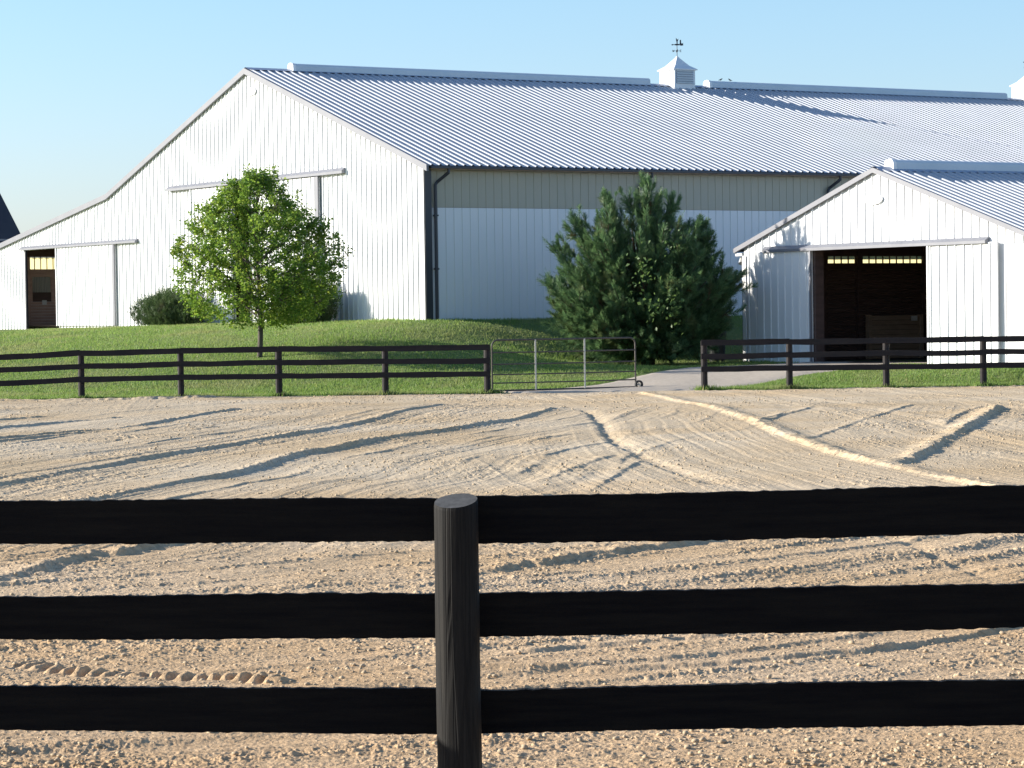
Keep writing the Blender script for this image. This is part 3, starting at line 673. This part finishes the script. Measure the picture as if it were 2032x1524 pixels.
    cw = MB(); cw.box(.1, LS-.2, -W+.06, -W+.1, .02, 2.9); cw.box(12.0, 12.08, -W+.1, -.8, .02, 3.0); cw.box(.1, LS-.2, -W, -.02, 2.97, 3.0); cw.build('dark_inner_panel', M['darkwood'], b)
    return b
build_small()

# ------------------------------------------------------------------ dark barn at the left edge
def build_dark():
    b = empty('old_barn', (-18.9, 106.0, 1.3), R(39))
    tag(b, 'old dark-roofed barn with reddish walls far behind the lean-to', 'barn')
    Lx, D = 7.0, 9.0; ze, zr = 3.55, 8.2
    w = MB(); w.box(-Lx+.3, -.3, .3, D-.3, -1.6, ze-.05); w.prism([(.3, ze-.05), (D/2, zr-.25), (D-.3, ze-.05)], 'x', -Lx+.3, -.3); w.build('wall', M['redwall'], b)
    r = MB()
    r.quad((-Lx, -.15, ze-.15), (0, -.15, ze-.15), (0, D/2, zr), (-Lx, D/2, zr)); r.quad((0, D+.15, ze-.15), (-Lx, D+.15, ze-.15), (-Lx, D/2, zr), (0, D/2, zr))
    r.prism([(-.15, ze-.165), (D/2, zr-.015), (D+.15, ze-.165), (D/2, zr-.2)], 'x', -.1, .0)
    r.build('roof', M['darkroof'], b)
    e = MB(); e.box(-Lx, 0, -.08, -.03, ze-.18, ze-.01); e.build('eave_board', M['trim'], b)
build_dark()

# ------------------------------------------------------------------ plank fences
def plank(mb, xa, xb, y, ta, ba, tb, bb, th=.025, n=14, rough=.004, bow=0.0, seed=0, y2=None):
    """rough-sawn board from (xa) to (xb): ta/tb top heights, ba/bb bottom heights"""
    rr = random.Random(seed); rings = []
    wt = rr.random()*9; wb = rr.random()*9
    for i in range(n+1):
        f = i/n; x = xa+(xb-xa)*f; sag = -bow*math.sin(math.pi*f)
        t = ta+(tb-ta)*f+sag+rough*(math.sin(f*9+wt)*.6+(rr.random()-.5)*1.1); u = ba+(bb-ba)*f+sag+rough*(math.sin(f*7+wb)*.6+(rr.random()-.5)*1.1)
        yy = (y if y2 is None else y+(y2-y)*f)+.004*math.sin(f*5+wt)
        rings.append([(x,yy-th/2,u),(x,yy-th/2,t),(x,yy+th/2,t),(x,yy+th/2,u)])
    fs = [(4*i+k, 4*i+(k+1) % 4, 4*i+4+(k+1) % 4, 4*i+4+k) for i in range(n) for k in range(4)]+[(3,2,1,0),(4*n,4*n+1,4*n+2,4*n+3)]
    mb.add([p for r in rings for p in r], fs)
def round_post(mb, x, y, z0, z1, r, n=20, tilt=(0,0), seed=0, flat=False):
    rr = random.Random(seed); hs = [z0+(z1-.01-z0)*k/13 for k in range(14)]+[z1]
    ph = [rr.random()*6.28 for _ in range(4)]
    ring = [1+.03*(rr.random()-.5) for _ in range(n)]; V = []
    for j, h in enumerate(hs):
        q = r*(1.03-.05*j/len(hs))*(.985 if j == len(hs)-1 else 1)
        for k in range(n):
            a = 2*math.pi*k/n; w_ = ring[k]*(1+.016*math.sin(2*a+ph[0]+h*2.1)+.013*math.sin(h*7+ph[1])*math.cos(a+ph[2])+.008*math.sin(3*a+h*9+ph[3])); px = q*w_*math.cos(a); py = q*w_*math.sin(a)
            zz = h+((tilt[0]*px+tilt[1]*py) if j >= len(hs)-2 else 0); V.append((x+px, y+py, zz))
    F = [(j*n+k, j*n+(k+1) % n, (j+1)*n+(k+1) % n, (j+1)*n+k) for j in range(len(hs)-1) for k in range(n)]
    top = len(V)-n; F.append(tuple(range(n-1, -1, -1)))
    if flat: F.append(tuple(top+k for k in range(n)))
    mb.add(V, F); return V[top:]

def near_fence():
    f = empty('plank_fence', (-.192, 9.02, 0))
    tag(f, 'near black plank fence of three boards with a worn round post', 'fence')
    ox, oy = .192, -9.02
    SL = .125                                       # the run on the left bends away by this much per metre
    rows = [((-1.701,1.168,1.026),(-.266,1.156,1.011),(-.115,1.159,1.002),(1.691,1.171,1.012)),
            ((-1.707,.850,.709),(-.27,.840,.691),(-.12,.840,.692),(1.688,.844,.699)),
            ((-1.713,.550,.404),(-.27,.525,.374),(-.116,.519,.373),(1.686,.528,.378))]
    def at(a, b, x):                                # board ends measured at 9.02 m, moved to their true depth
        t = (x-a[0])/(b[0]-a[0]); dy = .098+(SL*(-.192-x) if x < -.192 else 0); k = (9.02+dy)/9.02
        return (x*k+ox, dy, 1.77-(1.77-(a[1]+(b[1]-a[1])*t))*k, 1.77-(1.77-(a[2]+(b[2]-a[2])*t))*k)
    XS = [-4.9, -2.55, -.192, 2.25, 4.65]
    for i, (a, b, c, d) in enumerate(rows):
        for j in range(4):
            u, v = (a, b) if j < 2 else (c, d)
            p = at(u, v, XS[j]+.003); q = at(u, v, XS[j+1]-.003); m = MB()
            plank(m, p[0], q[0], p[1], p[2], p[3], q[2], q[3], .034, 110, .0042, seed=i*5+j, y2=q[1]); m.build('rail_board', M['black'], f)
    for j, x in enumerate(XS):
        m = MB(); dy = SL*(-.192-x) if x < -.192 else 0
        top = round_post(m, x*(9.02+dy)/9.02+ox, dy, -.3, 1.146, .0725, 28, (.09, .27), j)
        po = m.build('post', M['post'], f, smooth=False)
        t = MB(); t.add([(p[0], p[1], p[2]) for p in top], [tuple(range(len(top)))]); t.build('post_top', M['endgrain'], po)
near_fence()

def far_fence(label, posts, zt, end_first=None, name='plank_fence'):
    f = empty(name, (posts[0], 59.1, 0)); tag(f, label, 'fence'); o = posts[0]
    for i, x in enumerate(posts):
        m = MB(); rr = random.Random(i+len(posts)); z = zt[i]-.02
        round_post(m, x-o, .10, -.25, z, .068+.008*rr.random(), 12, (0,0), i, True)
        m.build('post', M['farblack'], f)
    for i in range(len(posts)-1):
        for k, (t, h) in enumerate(((0,.125), (.29,.12), (.58,.12))):
            m = MB(); a = posts[i]-o-(.07 if i == 0 else -.003); b = posts[i+1]-o+(.07 if i == len(posts)-2 else -.003)
            rr = random.Random(i*7+k); j0 = (rr.random()-.5)*.02; j1 = (rr.random()-.5)*.02
            plank(m, a, b, 0, zt[i]-t+j0, zt[i]-t-h+j0, zt[i+1]-t+j1, zt[i+1]-t-h+j1, .03, 10, .006, .012*rr.random(), seed=i*9+k)
            m.build('rail_board', M['farblack'], f)
far_fence('black plank fence of three boards below the leafy maple, left of the gate', [-17.8,-15.6,-13.4,-11.5,-9.35,-7.19,-5.06,-2.75,-.535], [.95,.96,.97,.985,1.06,1.085,1.085,1.075,1.065])
far_fence('black plank fence of three boards in front of the small stable, right of the gateway', [4.18,6.03,8.13,10.24,12.35,14.5,16.6], [1.09,1.095,1.10,1.095,1.10,1.09,1.09])

# ------------------------------------------------------------------ tubular gate
def build_gate():
    ang = math.atan2(1.5, 3.24); g = empty('tubular_gate', (-.43, 59.28, 0), ang)
    tag(g, 'grey tubular metal gate with a small wheel, standing ajar', 'gate')
    Wd = 3.44; zs = [.05, .215, .40, .625, .88, 1.15]; r = .019; q = .14
    fr = MB()
    arc = lambda cx, cz, a0, a1: [(cx+q*math.cos(R(a0+(a1-a0)*k/6)), 0, cz+q*math.sin(R(a0+(a1-a0)*k/6))) for k in range(7)]
    pts = [(0,0,zs[0])]+arc(q, zs[-1]-q, 180, 90)+arc(Wd-q*.5, zs[-1]-q, 90, 0)
    fr.tube(pts+[(Wd+q*.5,0,zs[0])], r, 8); fr.tube([(0,0,zs[0]),(Wd+q*.5,0,zs[0])], r, 8)
    fr.build('gate_frame', M['gate'], g)
    for z in zs[1:-1]:
        b = MB(); b.tube([(0,0,z),(Wd*.5,0,z-.006),(Wd+q*.5,0,z)], .0145, 8); b.build('gate_rail', M['gate'], g)
    for x in (1.04, 2.24):
        s = MB(); s.box(x-.019, x+.019, -.026, -.0195, zs[0], zs[-1]); s.build('gate_stay', M['gatestay'], g)
    w = MB(); n = 20; cx, cz, rw = Wd+q*.5+.07, .105, .095
    w.add([(cx+rr*math.cos(2*math.pi*k/n), y, cz+rr*math.sin(2*math.pi*k/n)) for rr, y in ((rw,-.05),(rw,.0),(rw*.6,.0),(rw*.6,-.05)) for k in range(n)],
          [(i*n+k, i*n+(k+1) % n, ((i+1) % 4)*n+(k+1) % n, ((i+1) % 4)*n+k) for i in range(4) for k in range(n)])
    wo = w.build('wheel', M['rubber'], g)
    h = MB(); h.tube([(cx,-.055,cz),(cx,.01,cz)], .02, 8)
    for k in range(4): h.tube([(cx,-.025,cz),(cx+rw*.62*math.cos(k*math.pi/2+.4),-.025,cz+rw*.62*math.sin(k*math.pi/2+.4))], .008, 6)
    h.box(Wd+q*.5-.01, cx+.02, -.02, .02, cz-.015, cz+.015); h.build('hub', M['gatestay'], wo)
build_gate()

# ------------------------------------------------------------------ young maple
def unit(n):
    v = RNG.normal(size=(n, 3)); return v/np.linalg.norm(v, axis=1)[:, None]
def leaf_mesh(P, size, up=.45):
    """folded four-cornered leaves at the points P"""
    n = len(P); nrm = unit(n); nrm[:, 2] = np.abs(nrm[:, 2])+up; nrm /= np.linalg.norm(nrm, axis=1)[:, None]
    a = unit(n); a -= nrm*(a*nrm).sum(1)[:, None]; a /= np.linalg.norm(a, axis=1)[:, None]; b = np.cross(nrm, a)
    s = size[:, None]; V = np.empty((n, 4, 3))
    V[:, 0] = P-a*s*.55; V[:, 2] = P+a*s*.6; V[:, 1] = P+b*s*.42+nrm*s*.16; V[:, 3] = P-b*s*.42+nrm*s*.16
    i = 4*np.arange(n)[:, None]
    return V.reshape(-1, 3), np.concatenate([i+np.array([[0,1,2]]), i+np.array([[0,2,3]])], 0)
def build_maple():
    X0, Y0 = -6.14, 66.5; z0 = float(ground(X0, Y0))
    t = empty('maple_tree', (X0, Y0, z0)); tag(t, 'young round-crowned leafy tree with yellow-green leaves on the lawn', 'tree')
    tr = MB(); ht = 4.2
    ax = lambda z: Vector((.03*math.sin(z*1.7), .03*math.cos(z*1.3), z))
    tr.tube([(0,0,-.1),(0,0,.05)]+[ax(ht*k/12) for k in range(1, 13)], [.085,.066]+[.062*(1-k/12)**.8+.008 for k in range(1, 13)], 10)
    env_z = [.74,.82,.96,1.16,1.5,2.0,2.6,3.0,3.3,3.7,4.05,4.32,4.5]; env_r = [.25,.75,1.30,1.62,1.86,2.02,2.08,1.92,1.68,1.28,.86,.45,.12]
    leaves = []; sizes = []; nb = 66; ends = []
    def cluster(q, dv, tl, m):
        tt = RNG.random(m)**.7
        pp = np.array(q)[None]+np.array(dv)[None]*(tl*tt)[:, None]+RNG.normal(size=(m, 3))*.058
        pp[:, 2] -= .02; leaves.append(pp); sizes.append(.042+.042*RNG.random(m))
    for i in range(nb):
        f = (i+.5)/nb; zs = .86+2.94*f**1.05; az = i*2.39996+random.uniform(-.35, .35); el = R(random.uniform(10, 30)+26*f)
        if f > .88: el = R(random.uniform(55, 85))
        ln = 1.0
        for _ in range(6):                          # stretch the limb to the crown's edge
            ze = zs+ln*math.sin(el); ln = min(max(.25, np.interp(ze, env_z, env_r)/max(math.cos(el), .3)), 2.4)
        ln = min(ln, (4.45-zs)/max(math.sin(el), .2))*random.choice((.8,.9,.96,1.0,1.05))
        p0 = ax(zs); d = Vector((math.cos(az)*math.cos(el), math.sin(az)*math.cos(el), math.sin(el)))
        pts = [p0+d*(ln*k/5)+Vector((0,0,.10*ln*(k/5)**2-.05*ln*(k/5)))+Vector((random.uniform(-.03,.03), random.uniform(-.03,.03), 0)) for k in range(6)]
        tr.tube(pts, [.022*(1-f*.5)*(1-k/6)+.004 for k in range(6)], 5, False); ends += pts[2:]
        for j in range(int(5+ln*3.5)):              # twigs with their leaves
            u = random.uniform(.3, 1.0)**.7; k = min(int(u*5), 4); q = pts[k].lerp(pts[k+1], u*5-k)
            dv = (d*.8+Vector(unit(1)[0])*.9+Vector((0,0,.25))).normalized(); tl = random.uniform(.14, .36)*(1.15-.35*u)
            tr.tube([q, q+dv*tl], [.005,.002], 3, False); cluster(q, dv, tl, random.randint(18, 30))
    # twigs filling the crown between the limbs, in clumps with gaps
    E_ = np.array([tuple(p) for p in ends]); made = 0
    while made < 980:
        z = random.uniform(.84, 4.4); rr = np.interp(z, env_z, env_r)*random.uniform(.2, 1.04)**.45; a = random.uniform(0, 6.283)
        q = np.array((rr*math.cos(a), rr*math.sin(a), z))
        if vnoise(np.array([q[0]*1.7+q[2]*1.1]), np.array([q[1]*1.7-q[2]*1.3]), 77)[0] < .33: continue
        near = E_[np.argmin(((E_-q)**2).sum(1))]; dv = Vector(q-near); made += 1
        if dv.length > .05: tr.tube([Vector(near), Vector(q)], [.006,.002], 3, False)
        cluster(Vector(q), (dv.normalized()*.6+Vector(unit(1)[0])*.6+Vector((0,0,.2))).normalized(), random.uniform(.1,.24), random.randint(21, 36))
    P = np.concatenate(leaves); S = np.concatenate(sizes); k = P[:, 2] > .64; P = P[k]; S = S[k]
    V, F = leaf_mesh(P, S, .35)
    np_mesh('crown', V, F, M['maple'], t); tr.build('trunk', M['bark'], t, smooth=True)
    print('maple leaves', len(P))
build_maple()

# ------------------------------------------------------------------ bushy cedar of several stems
def spray_mesh(B, D, Ln, wid, npair, curl):
    """flat feathery sprays: B base points, D unit directions, Ln lengths -> vertices, triangles"""
    n = len(B); s = unit(n); s -= D*(s*D).sum(1)[:, None]; s /= np.linalg.norm(s, axis=1)[:, None]; nr = np.cross(D, s)
    tris = []
    def tri(base, tip, side): tris.append(np.stack([base-side, base+side, tip], 1))
    for k in range(npair):
        t = .08+.84*k/npair; l = Ln*(.62*(1-t)+.16)
        for sg in (-1, 1):
            b = B+D*(Ln*t)[:, None]; dr = D*.80+s*sg*.62+nr*(curl*(RNG.random((n, 1))-.5)); dr /= np.linalg.norm(dr, axis=1)[:, None]
            sd = np.cross(dr, nr); sd /= np.linalg.norm(sd, axis=1)[:, None]
            tri(b, b+dr*l[:, None], sd*(wid*(.7+.6*RNG.random((n, 1)))))
    tri(B, B+D*Ln[:, None]*1.1, s*wid)
    V = np.concatenate(tris, 0).reshape(-1, 3); return V, np.arange(len(V)).reshape(-1, 3)
def build_cedar():
    X0, Y0 = 3.43, 68.7; z0 = float(ground(X0, Y0))
    t = empty('cedar_tree', (X0, Y0, z0)); tag(t, 'broad dark green cedar with feathery upswept branches beside the path', 'tree')
    tk = MB()
    for i in range(6):
        a = i*1.05+.3; h = random.uniform(2.4, 3.6); lean = random.uniform(.35, .75)
        tk.tube([(.09*math.cos(a), .09*math.sin(a), -.1)]+[((.09+lean*(k/6)**1.3)*math.cos(a), (.09+lean*(k/6)**1.3)*math.sin(a), h*k/6) for k in range(1, 7)], [.075*(1-k/7.5)+.006 for k in range(7)], 7)
    RT = ([-25,0,25,45,60,75,90], [1.85,2.05,2.52,2.5,2.85,3.15,3.4]); LT = ([-25,0,20,40,55,70,90], [2.05,2.35,2.68,3.0,3.2,3.28,3.32])
    bases = []; dirs = []; lens = []; brown = []
    O = Vector((0, 0, 1.2))
    def fronds(pts, nf, ls, wide):
        N = len(pts)
        for j in range(nf):
            u = (j+random.random())/nf; k = min(int(u*(N-1)), N-2); q = pts[k].lerp(pts[k+1], u*(N-1)-k); ax = (pts[k+1]-pts[k]).normalized()
            side = Vector(unit(1)[0]); side -= ax*side.dot(ax); side.normalize()
            dv = (ax+side*(wide*.72*(1-u)+.30)+Vector((0,0,.18))).normalized()
            bases.append(q); dirs.append(dv); lens.append(random.uniform(.25, .48)*ls*(1.0-.35*u)); brown.append(u < .25 and random.random() < .14)
    def plume(az, el, rf, inner=.25):
        c = (math.cos(az)+1)/2; e = math.degrees(el)
        rad = (np.interp(e, *RT)*c+np.interp(e, *LT)*(1-c))*rf
        d = Vector((math.cos(az)*math.cos(el), math.sin(az)*math.cos(el)*.78, math.sin(el)))
        tip = O+d*rad; tip.z = max(tip.z, .22)
        st = O+d*rad*inner-Vector((0, 0, .28*rad*(1-max(0, math.sin(el))))); st.z = max(st.z, .08)
        mid = st.lerp(tip, .55)+Vector((0, 0, -.10*rad*math.cos(el)))
        N = 7; pts = [st*(1-u)**2+mid*2*u*(1-u)+tip*u*u for u in [k/(N-1) for k in range(N)]]
        tk.tube(pts, [.02*(1-k/N)+.003 for k in range(N)], 4, False)
        fronds(pts, int(34*rad/2.6), 1.0, .9)
        dm = (tip-st).normalized()
        for _ in range(4):                          # side shoots
            u = random.uniform(.35, .88); k = min(int(u*(N-1)), N-2); q = pts[k].lerp(pts[k+1], u*(N-1)-k)
            sv = Vector(unit(1)[0]); sv -= dm*sv.dot(dm); sv.normalize(); dv = (dm*.9+sv*.75+Vector((0,0,.25))).normalized(); ln = random.uniform(.35, .75)*(1.15-.5*u)
            pp = [q, q+dv*ln*.5, q+dv*ln+Vector((0,0,.06))]
            if pp[2].z < .12: continue
            tk.tube(pp, [.007,.005,.002], 3, False); fronds(pp, 9, .85, .75)
    n = 165
    for i in range(n):
        f = (i+.5)/n; el = math.asin(max(-.34, min(.99, -.34+1.33*f+random.uniform(-.08,.08)))); az = i*2.39996+random.uniform(-.5, .5)
        plume(az, el, random.choice((.62,.75,.84,.9,.95,.99,1.03)) if el < R(48) else random.uniform(.84,.98))
    for i in range(80): plume(i*2.39996, R(random.uniform(-26, 12)), random.uniform(.62, 1.0), .2)
    for i in range(40): plume(i*2.39996, R(random.uniform(-60, -28)), random.uniform(.35, .6), .3)
    for az, e, rf in ((math.pi,52,1.0),(2.95,53,1.03),(3.3,38,1.04),(3.1,22,1.03),(3.05,4,1.0),(0,24,1.05),(.15,24,1.02),(-.1,8,1.0),(.1,58,1.06),(0,52,1.0),(.1,42,.98),(-1.3,86,1.04),(1.6,88,1.05),(3.1,74,1.03),(2.8,72,1.0),(.2,76,1.0)):
        for _ in range(2): plume(az+random.uniform(-.12,.12), R(e+random.uniform(-2,2)), rf*random.uniform(.96,1.02))
    B = np.array(bases); D = np.array(dirs); Ln = np.array(lens); br = np.array(brown)
    k = ~br
    V, F = spray_mesh(B[k], D[k], Ln[k], .0092, 7, .9); np_mesh('crown', V, F, M['cedar'], t)
    V2, F2 = spray_mesh(B[br], D[br], Ln[br]*.9, .010, 5, .9); np_mesh('dead_foliage', V2, F2, M['cedarbrown'], t)
    # creeper leaves on the side towards the arena
    P = []
    for cx, cz, m, s in ((.55,1.65,26,.16),(.62,1.35,22,.16),(-.15,2.6,30,.2),(.5,2.9,26,.18),(-.05,2.35,24,.22),(.1,1.5,24,.16),(-.3,1.95,22,.22),(.75,3.1,14,.14)):
        yy = -math.sqrt(max(.2, 2.1**2-cx*cx-(cz-1.4)**2*.8))
        P.append(np.stack([cx+RNG.normal(size=m)*s*.7, yy+RNG.normal(size=m)*.12+.1, cz+RNG.normal(size=m)*s*1.2], 1))
    P = np.concatenate(P); V, F = leaf_mesh(P, .07+.05*RNG.random(len(P)), .1); np_mesh('creeper_leaves', V, F, M['vine'], t)
    tk.build('trunk', M['cedarbark'], t, smooth=True); print('cedar tris', len(V2)//3+len(k)*13)
build_cedar()

# ------------------------------------------------------------------ two yews against the gable
def yew(y0, y1, h, depth, label, seed):
    yc = (y0+y1)/2; w = (y1-y0)/2
    p = CB+L*(-depth-.15)+G*yc; z = float(ground(p[0], p[1])); t = empty('yew_shrub', (p[0], p[1], z), PSI)
    tag(t, label, 'shrub', 'evergreen shrubs against the big barn')
    n = 5200
    v = unit(n*2); r = RNG.random(n*2)**.35; q = v*r[:, None]; k = q[:, 2] > -.75; q = q[k][:n]; n = len(q)
    lump = 1+.16*np.sin(q[:, 1]*6+seed)*np.cos(q[:, 0]*5)+.22*(vnoise(q[:, 1]*2.6+5*seed, q[:, 0]*2.2+q[:, 2]*1.7, 140+seed)-.5)
    P = np.stack([q[:, 0]*depth*.95*lump, q[:, 1]*w*.93*lump, np.clip(q[:, 2]*.66+.40, 0, .92+.10*RNG.random(n))*h*.93*lump], 1); P[:, 2] = np.maximum(P[:, 2], .04)
    D = np.stack([q[:, 0]*.5, q[:, 1]*.5, np.full(n, .9)+.3*q[:, 2]], 1)+RNG.normal(size=(n, 3))*.28; D /= np.linalg.norm(D, axis=1)[:, None]
    V, F = spray_mesh(P, D, .08+.12*RNG.random(n)+.26*(q[:, 2] > .35)*RNG.random(n)**3, .009, 3, 1.0); np_mesh('foliage', V, F, M['yew'], t)
    s = MB()
    for i in range(26):
        a = random.uniform(0, 6.28); rr = random.uniform(.2, .85)
        s.tube([(random.uniform(-.15,.15), random.uniform(-.5,.5)*w, -.05), (rr*depth*.5*math.cos(a), rr*w*.6*math.sin(a)+.0, h*.3), (rr*depth*math.cos(a), rr*w*math.sin(a), h*random.uniform(.5,.9))], [.014,.01,.004], 5, False)
    s.build('stem', M['bark'], t)
yew(11.9, 15.2, .96, .88, 'low spiky dark evergreen shrub left of the leafy tree, against the white gable', 1)
yew(3.6, 6.4, 1.22, .85, 'taller dark evergreen shrub partly behind the leafy tree, against the white gable', 4)

# ------------------------------------------------------------------ bin by the stable, birds on the ridge
def build_bin():
    x, y = 5.30, 70.4; z = float(ground(x, y)); b = empty('waste_bin', (x, y, z))
    tag(b, 'dark upright bin half hidden between the cedar and the small stable', 'bin')
    m = MB(); m.tube([(0,0,0),(0,0,.06),(0,0,.4),(0,0,.74)], [.20,.205,.225,.245], 18); m.build('body', M['bin'], b, smooth=False)
    l = MB(); l.tube([(0,0,.742),(0,0,.77),(0,0,.82),(0,0,.84)], [.26,.26,.2,.05], 18); l.tube([(-.08,0,.83),(-.06,0,.875),(.06,0,.875),(.08,0,.83)], .012, 6); l.build('lid', M['bin'], b)
build_bin()
def bird(s, label, flip):
    p = CB+L*s+G*10.17
    b = MB(); f = -1 if flip else 1
    c, sn = L*f
    P = lambda a, z, d=0: (a*c-d*sn, a*sn+d*c, z)
    b.tube([P(-.16,.055), P(-.09,.075), P(-.03,.085), P(.03,.105), P(.065,.135), P(.09,.15), P(.115,.148), P(.135,.142)], [.006,.018,.034,.036,.026,.022,.012,.002], 8)
    for d in (-.012, .012): b.tube([P(0,.075,d), P(.005,.0,d)], .004, 4)
    o = b.build('bird', M['bird']); o.scale = (.62,.62,.62); o.location = (p[0], p[1], ZB+7.632); tag(o, label, 'bird', 'birds perched on the ridge vent')
bird(17.24, 'tiny dark bird on the ridge vent, the one closer to the cupola', False)
bird(17.62, 'tiny dark bird on the ridge vent, the one farther from the cupola', True)

# ------------------------------------------------------------------ sun, sky, camera
AZ = np.array([-math.cos(R(8)), math.sin(R(8))]); EL = R(18.8)
sd = Vector((AZ[0]*math.cos(EL), AZ[1]*math.cos(EL), math.sin(EL)))
sl = bpy.data.lights.new('sun', 'SUN'); sl.energy = 5.0; sl.angle = R(.5); sl.color = (1.0, .93, .82)
so = bpy.data.objects.new('sun', sl); so.rotation_euler = sd.to_track_quat('Z', 'Y').to_euler(); so.location = (-30, 40, 40); COL.objects.link(so)
w = bpy.data.worlds.new('World'); scene.world = w; w.use_nodes = True; nt = w.node_tree; bg = nt.nodes['Background']
sk = nt.nodes.new('ShaderNodeTexSky'); sk.sky_type = 'NISHITA'; sk.sun_disc = False; sk.sun_elevation = EL; sk.sun_rotation = math.atan2(AZ[0], AZ[1])
sk.air_density = 1.0; sk.dust_density = .6; sk.ozone_density = 2.0
tn = nt.nodes.new('ShaderNodeMix'); tn.data_type = 'RGBA'; tn.blend_type = 'MULTIPLY'; tn.inputs['Factor'].default_value = 1; pass
wc = nt.nodes.new('ShaderNodeTexCoord'); ws = nt.nodes.new('ShaderNodeSeparateXYZ'); wr = nt.nodes.new('ShaderNodeValToRGB')
nt.links.new(wc.outputs['Generated'], ws.inputs[0]); nt.links.new(ws.outputs['Z'], wr.inputs['Fac']); nt.links.new(wr.outputs['Color'], tn.inputs['B'])
we = wr.color_ramp.elements; we[0].position = .0; we[0].color = (.82,.86,1.20,1); we[1].position = .12; we[1].color = (.82,.95,1.10,1)
nt.links.new(sk.outputs['Color'], tn.inputs['A']); nt.links.new(tn.outputs['Result'], bg.inputs['Color']); bg.inputs['Strength'].default_value = .10

cd = bpy.data.cameras.new('camera'); cam = bpy.data.objects.new('camera', cd); COL.objects.link(cam); scene.camera = cam
cd.sensor_width = 36; cd.lens = 5410.5/2032*36; cd.clip_start = .1; cd.clip_end = 6000
pt, rl = .0266, .0139
F_ = Vector((0, math.cos(pt), -math.sin(pt))); R0 = Vector((1,0,0)); U0 = Vector((0, math.sin(pt), math.cos(pt)))
Rr = R0*math.cos(rl)-U0*math.sin(rl); Uu = U0*math.cos(rl)+R0*math.sin(rl)
cam.matrix_world = Matrix(((Rr.x, Uu.x, -F_.x, 0), (Rr.y, Uu.y, -F_.y, 0), (Rr.z, Uu.z, -F_.z, 1.77), (0,0,0,1)))
scene.view_settings.view_transform = 'Standard'; scene.view_settings.look = 'None'
scene.view_settings.exposure = 1.0; scene.view_settings.gamma = 1.0
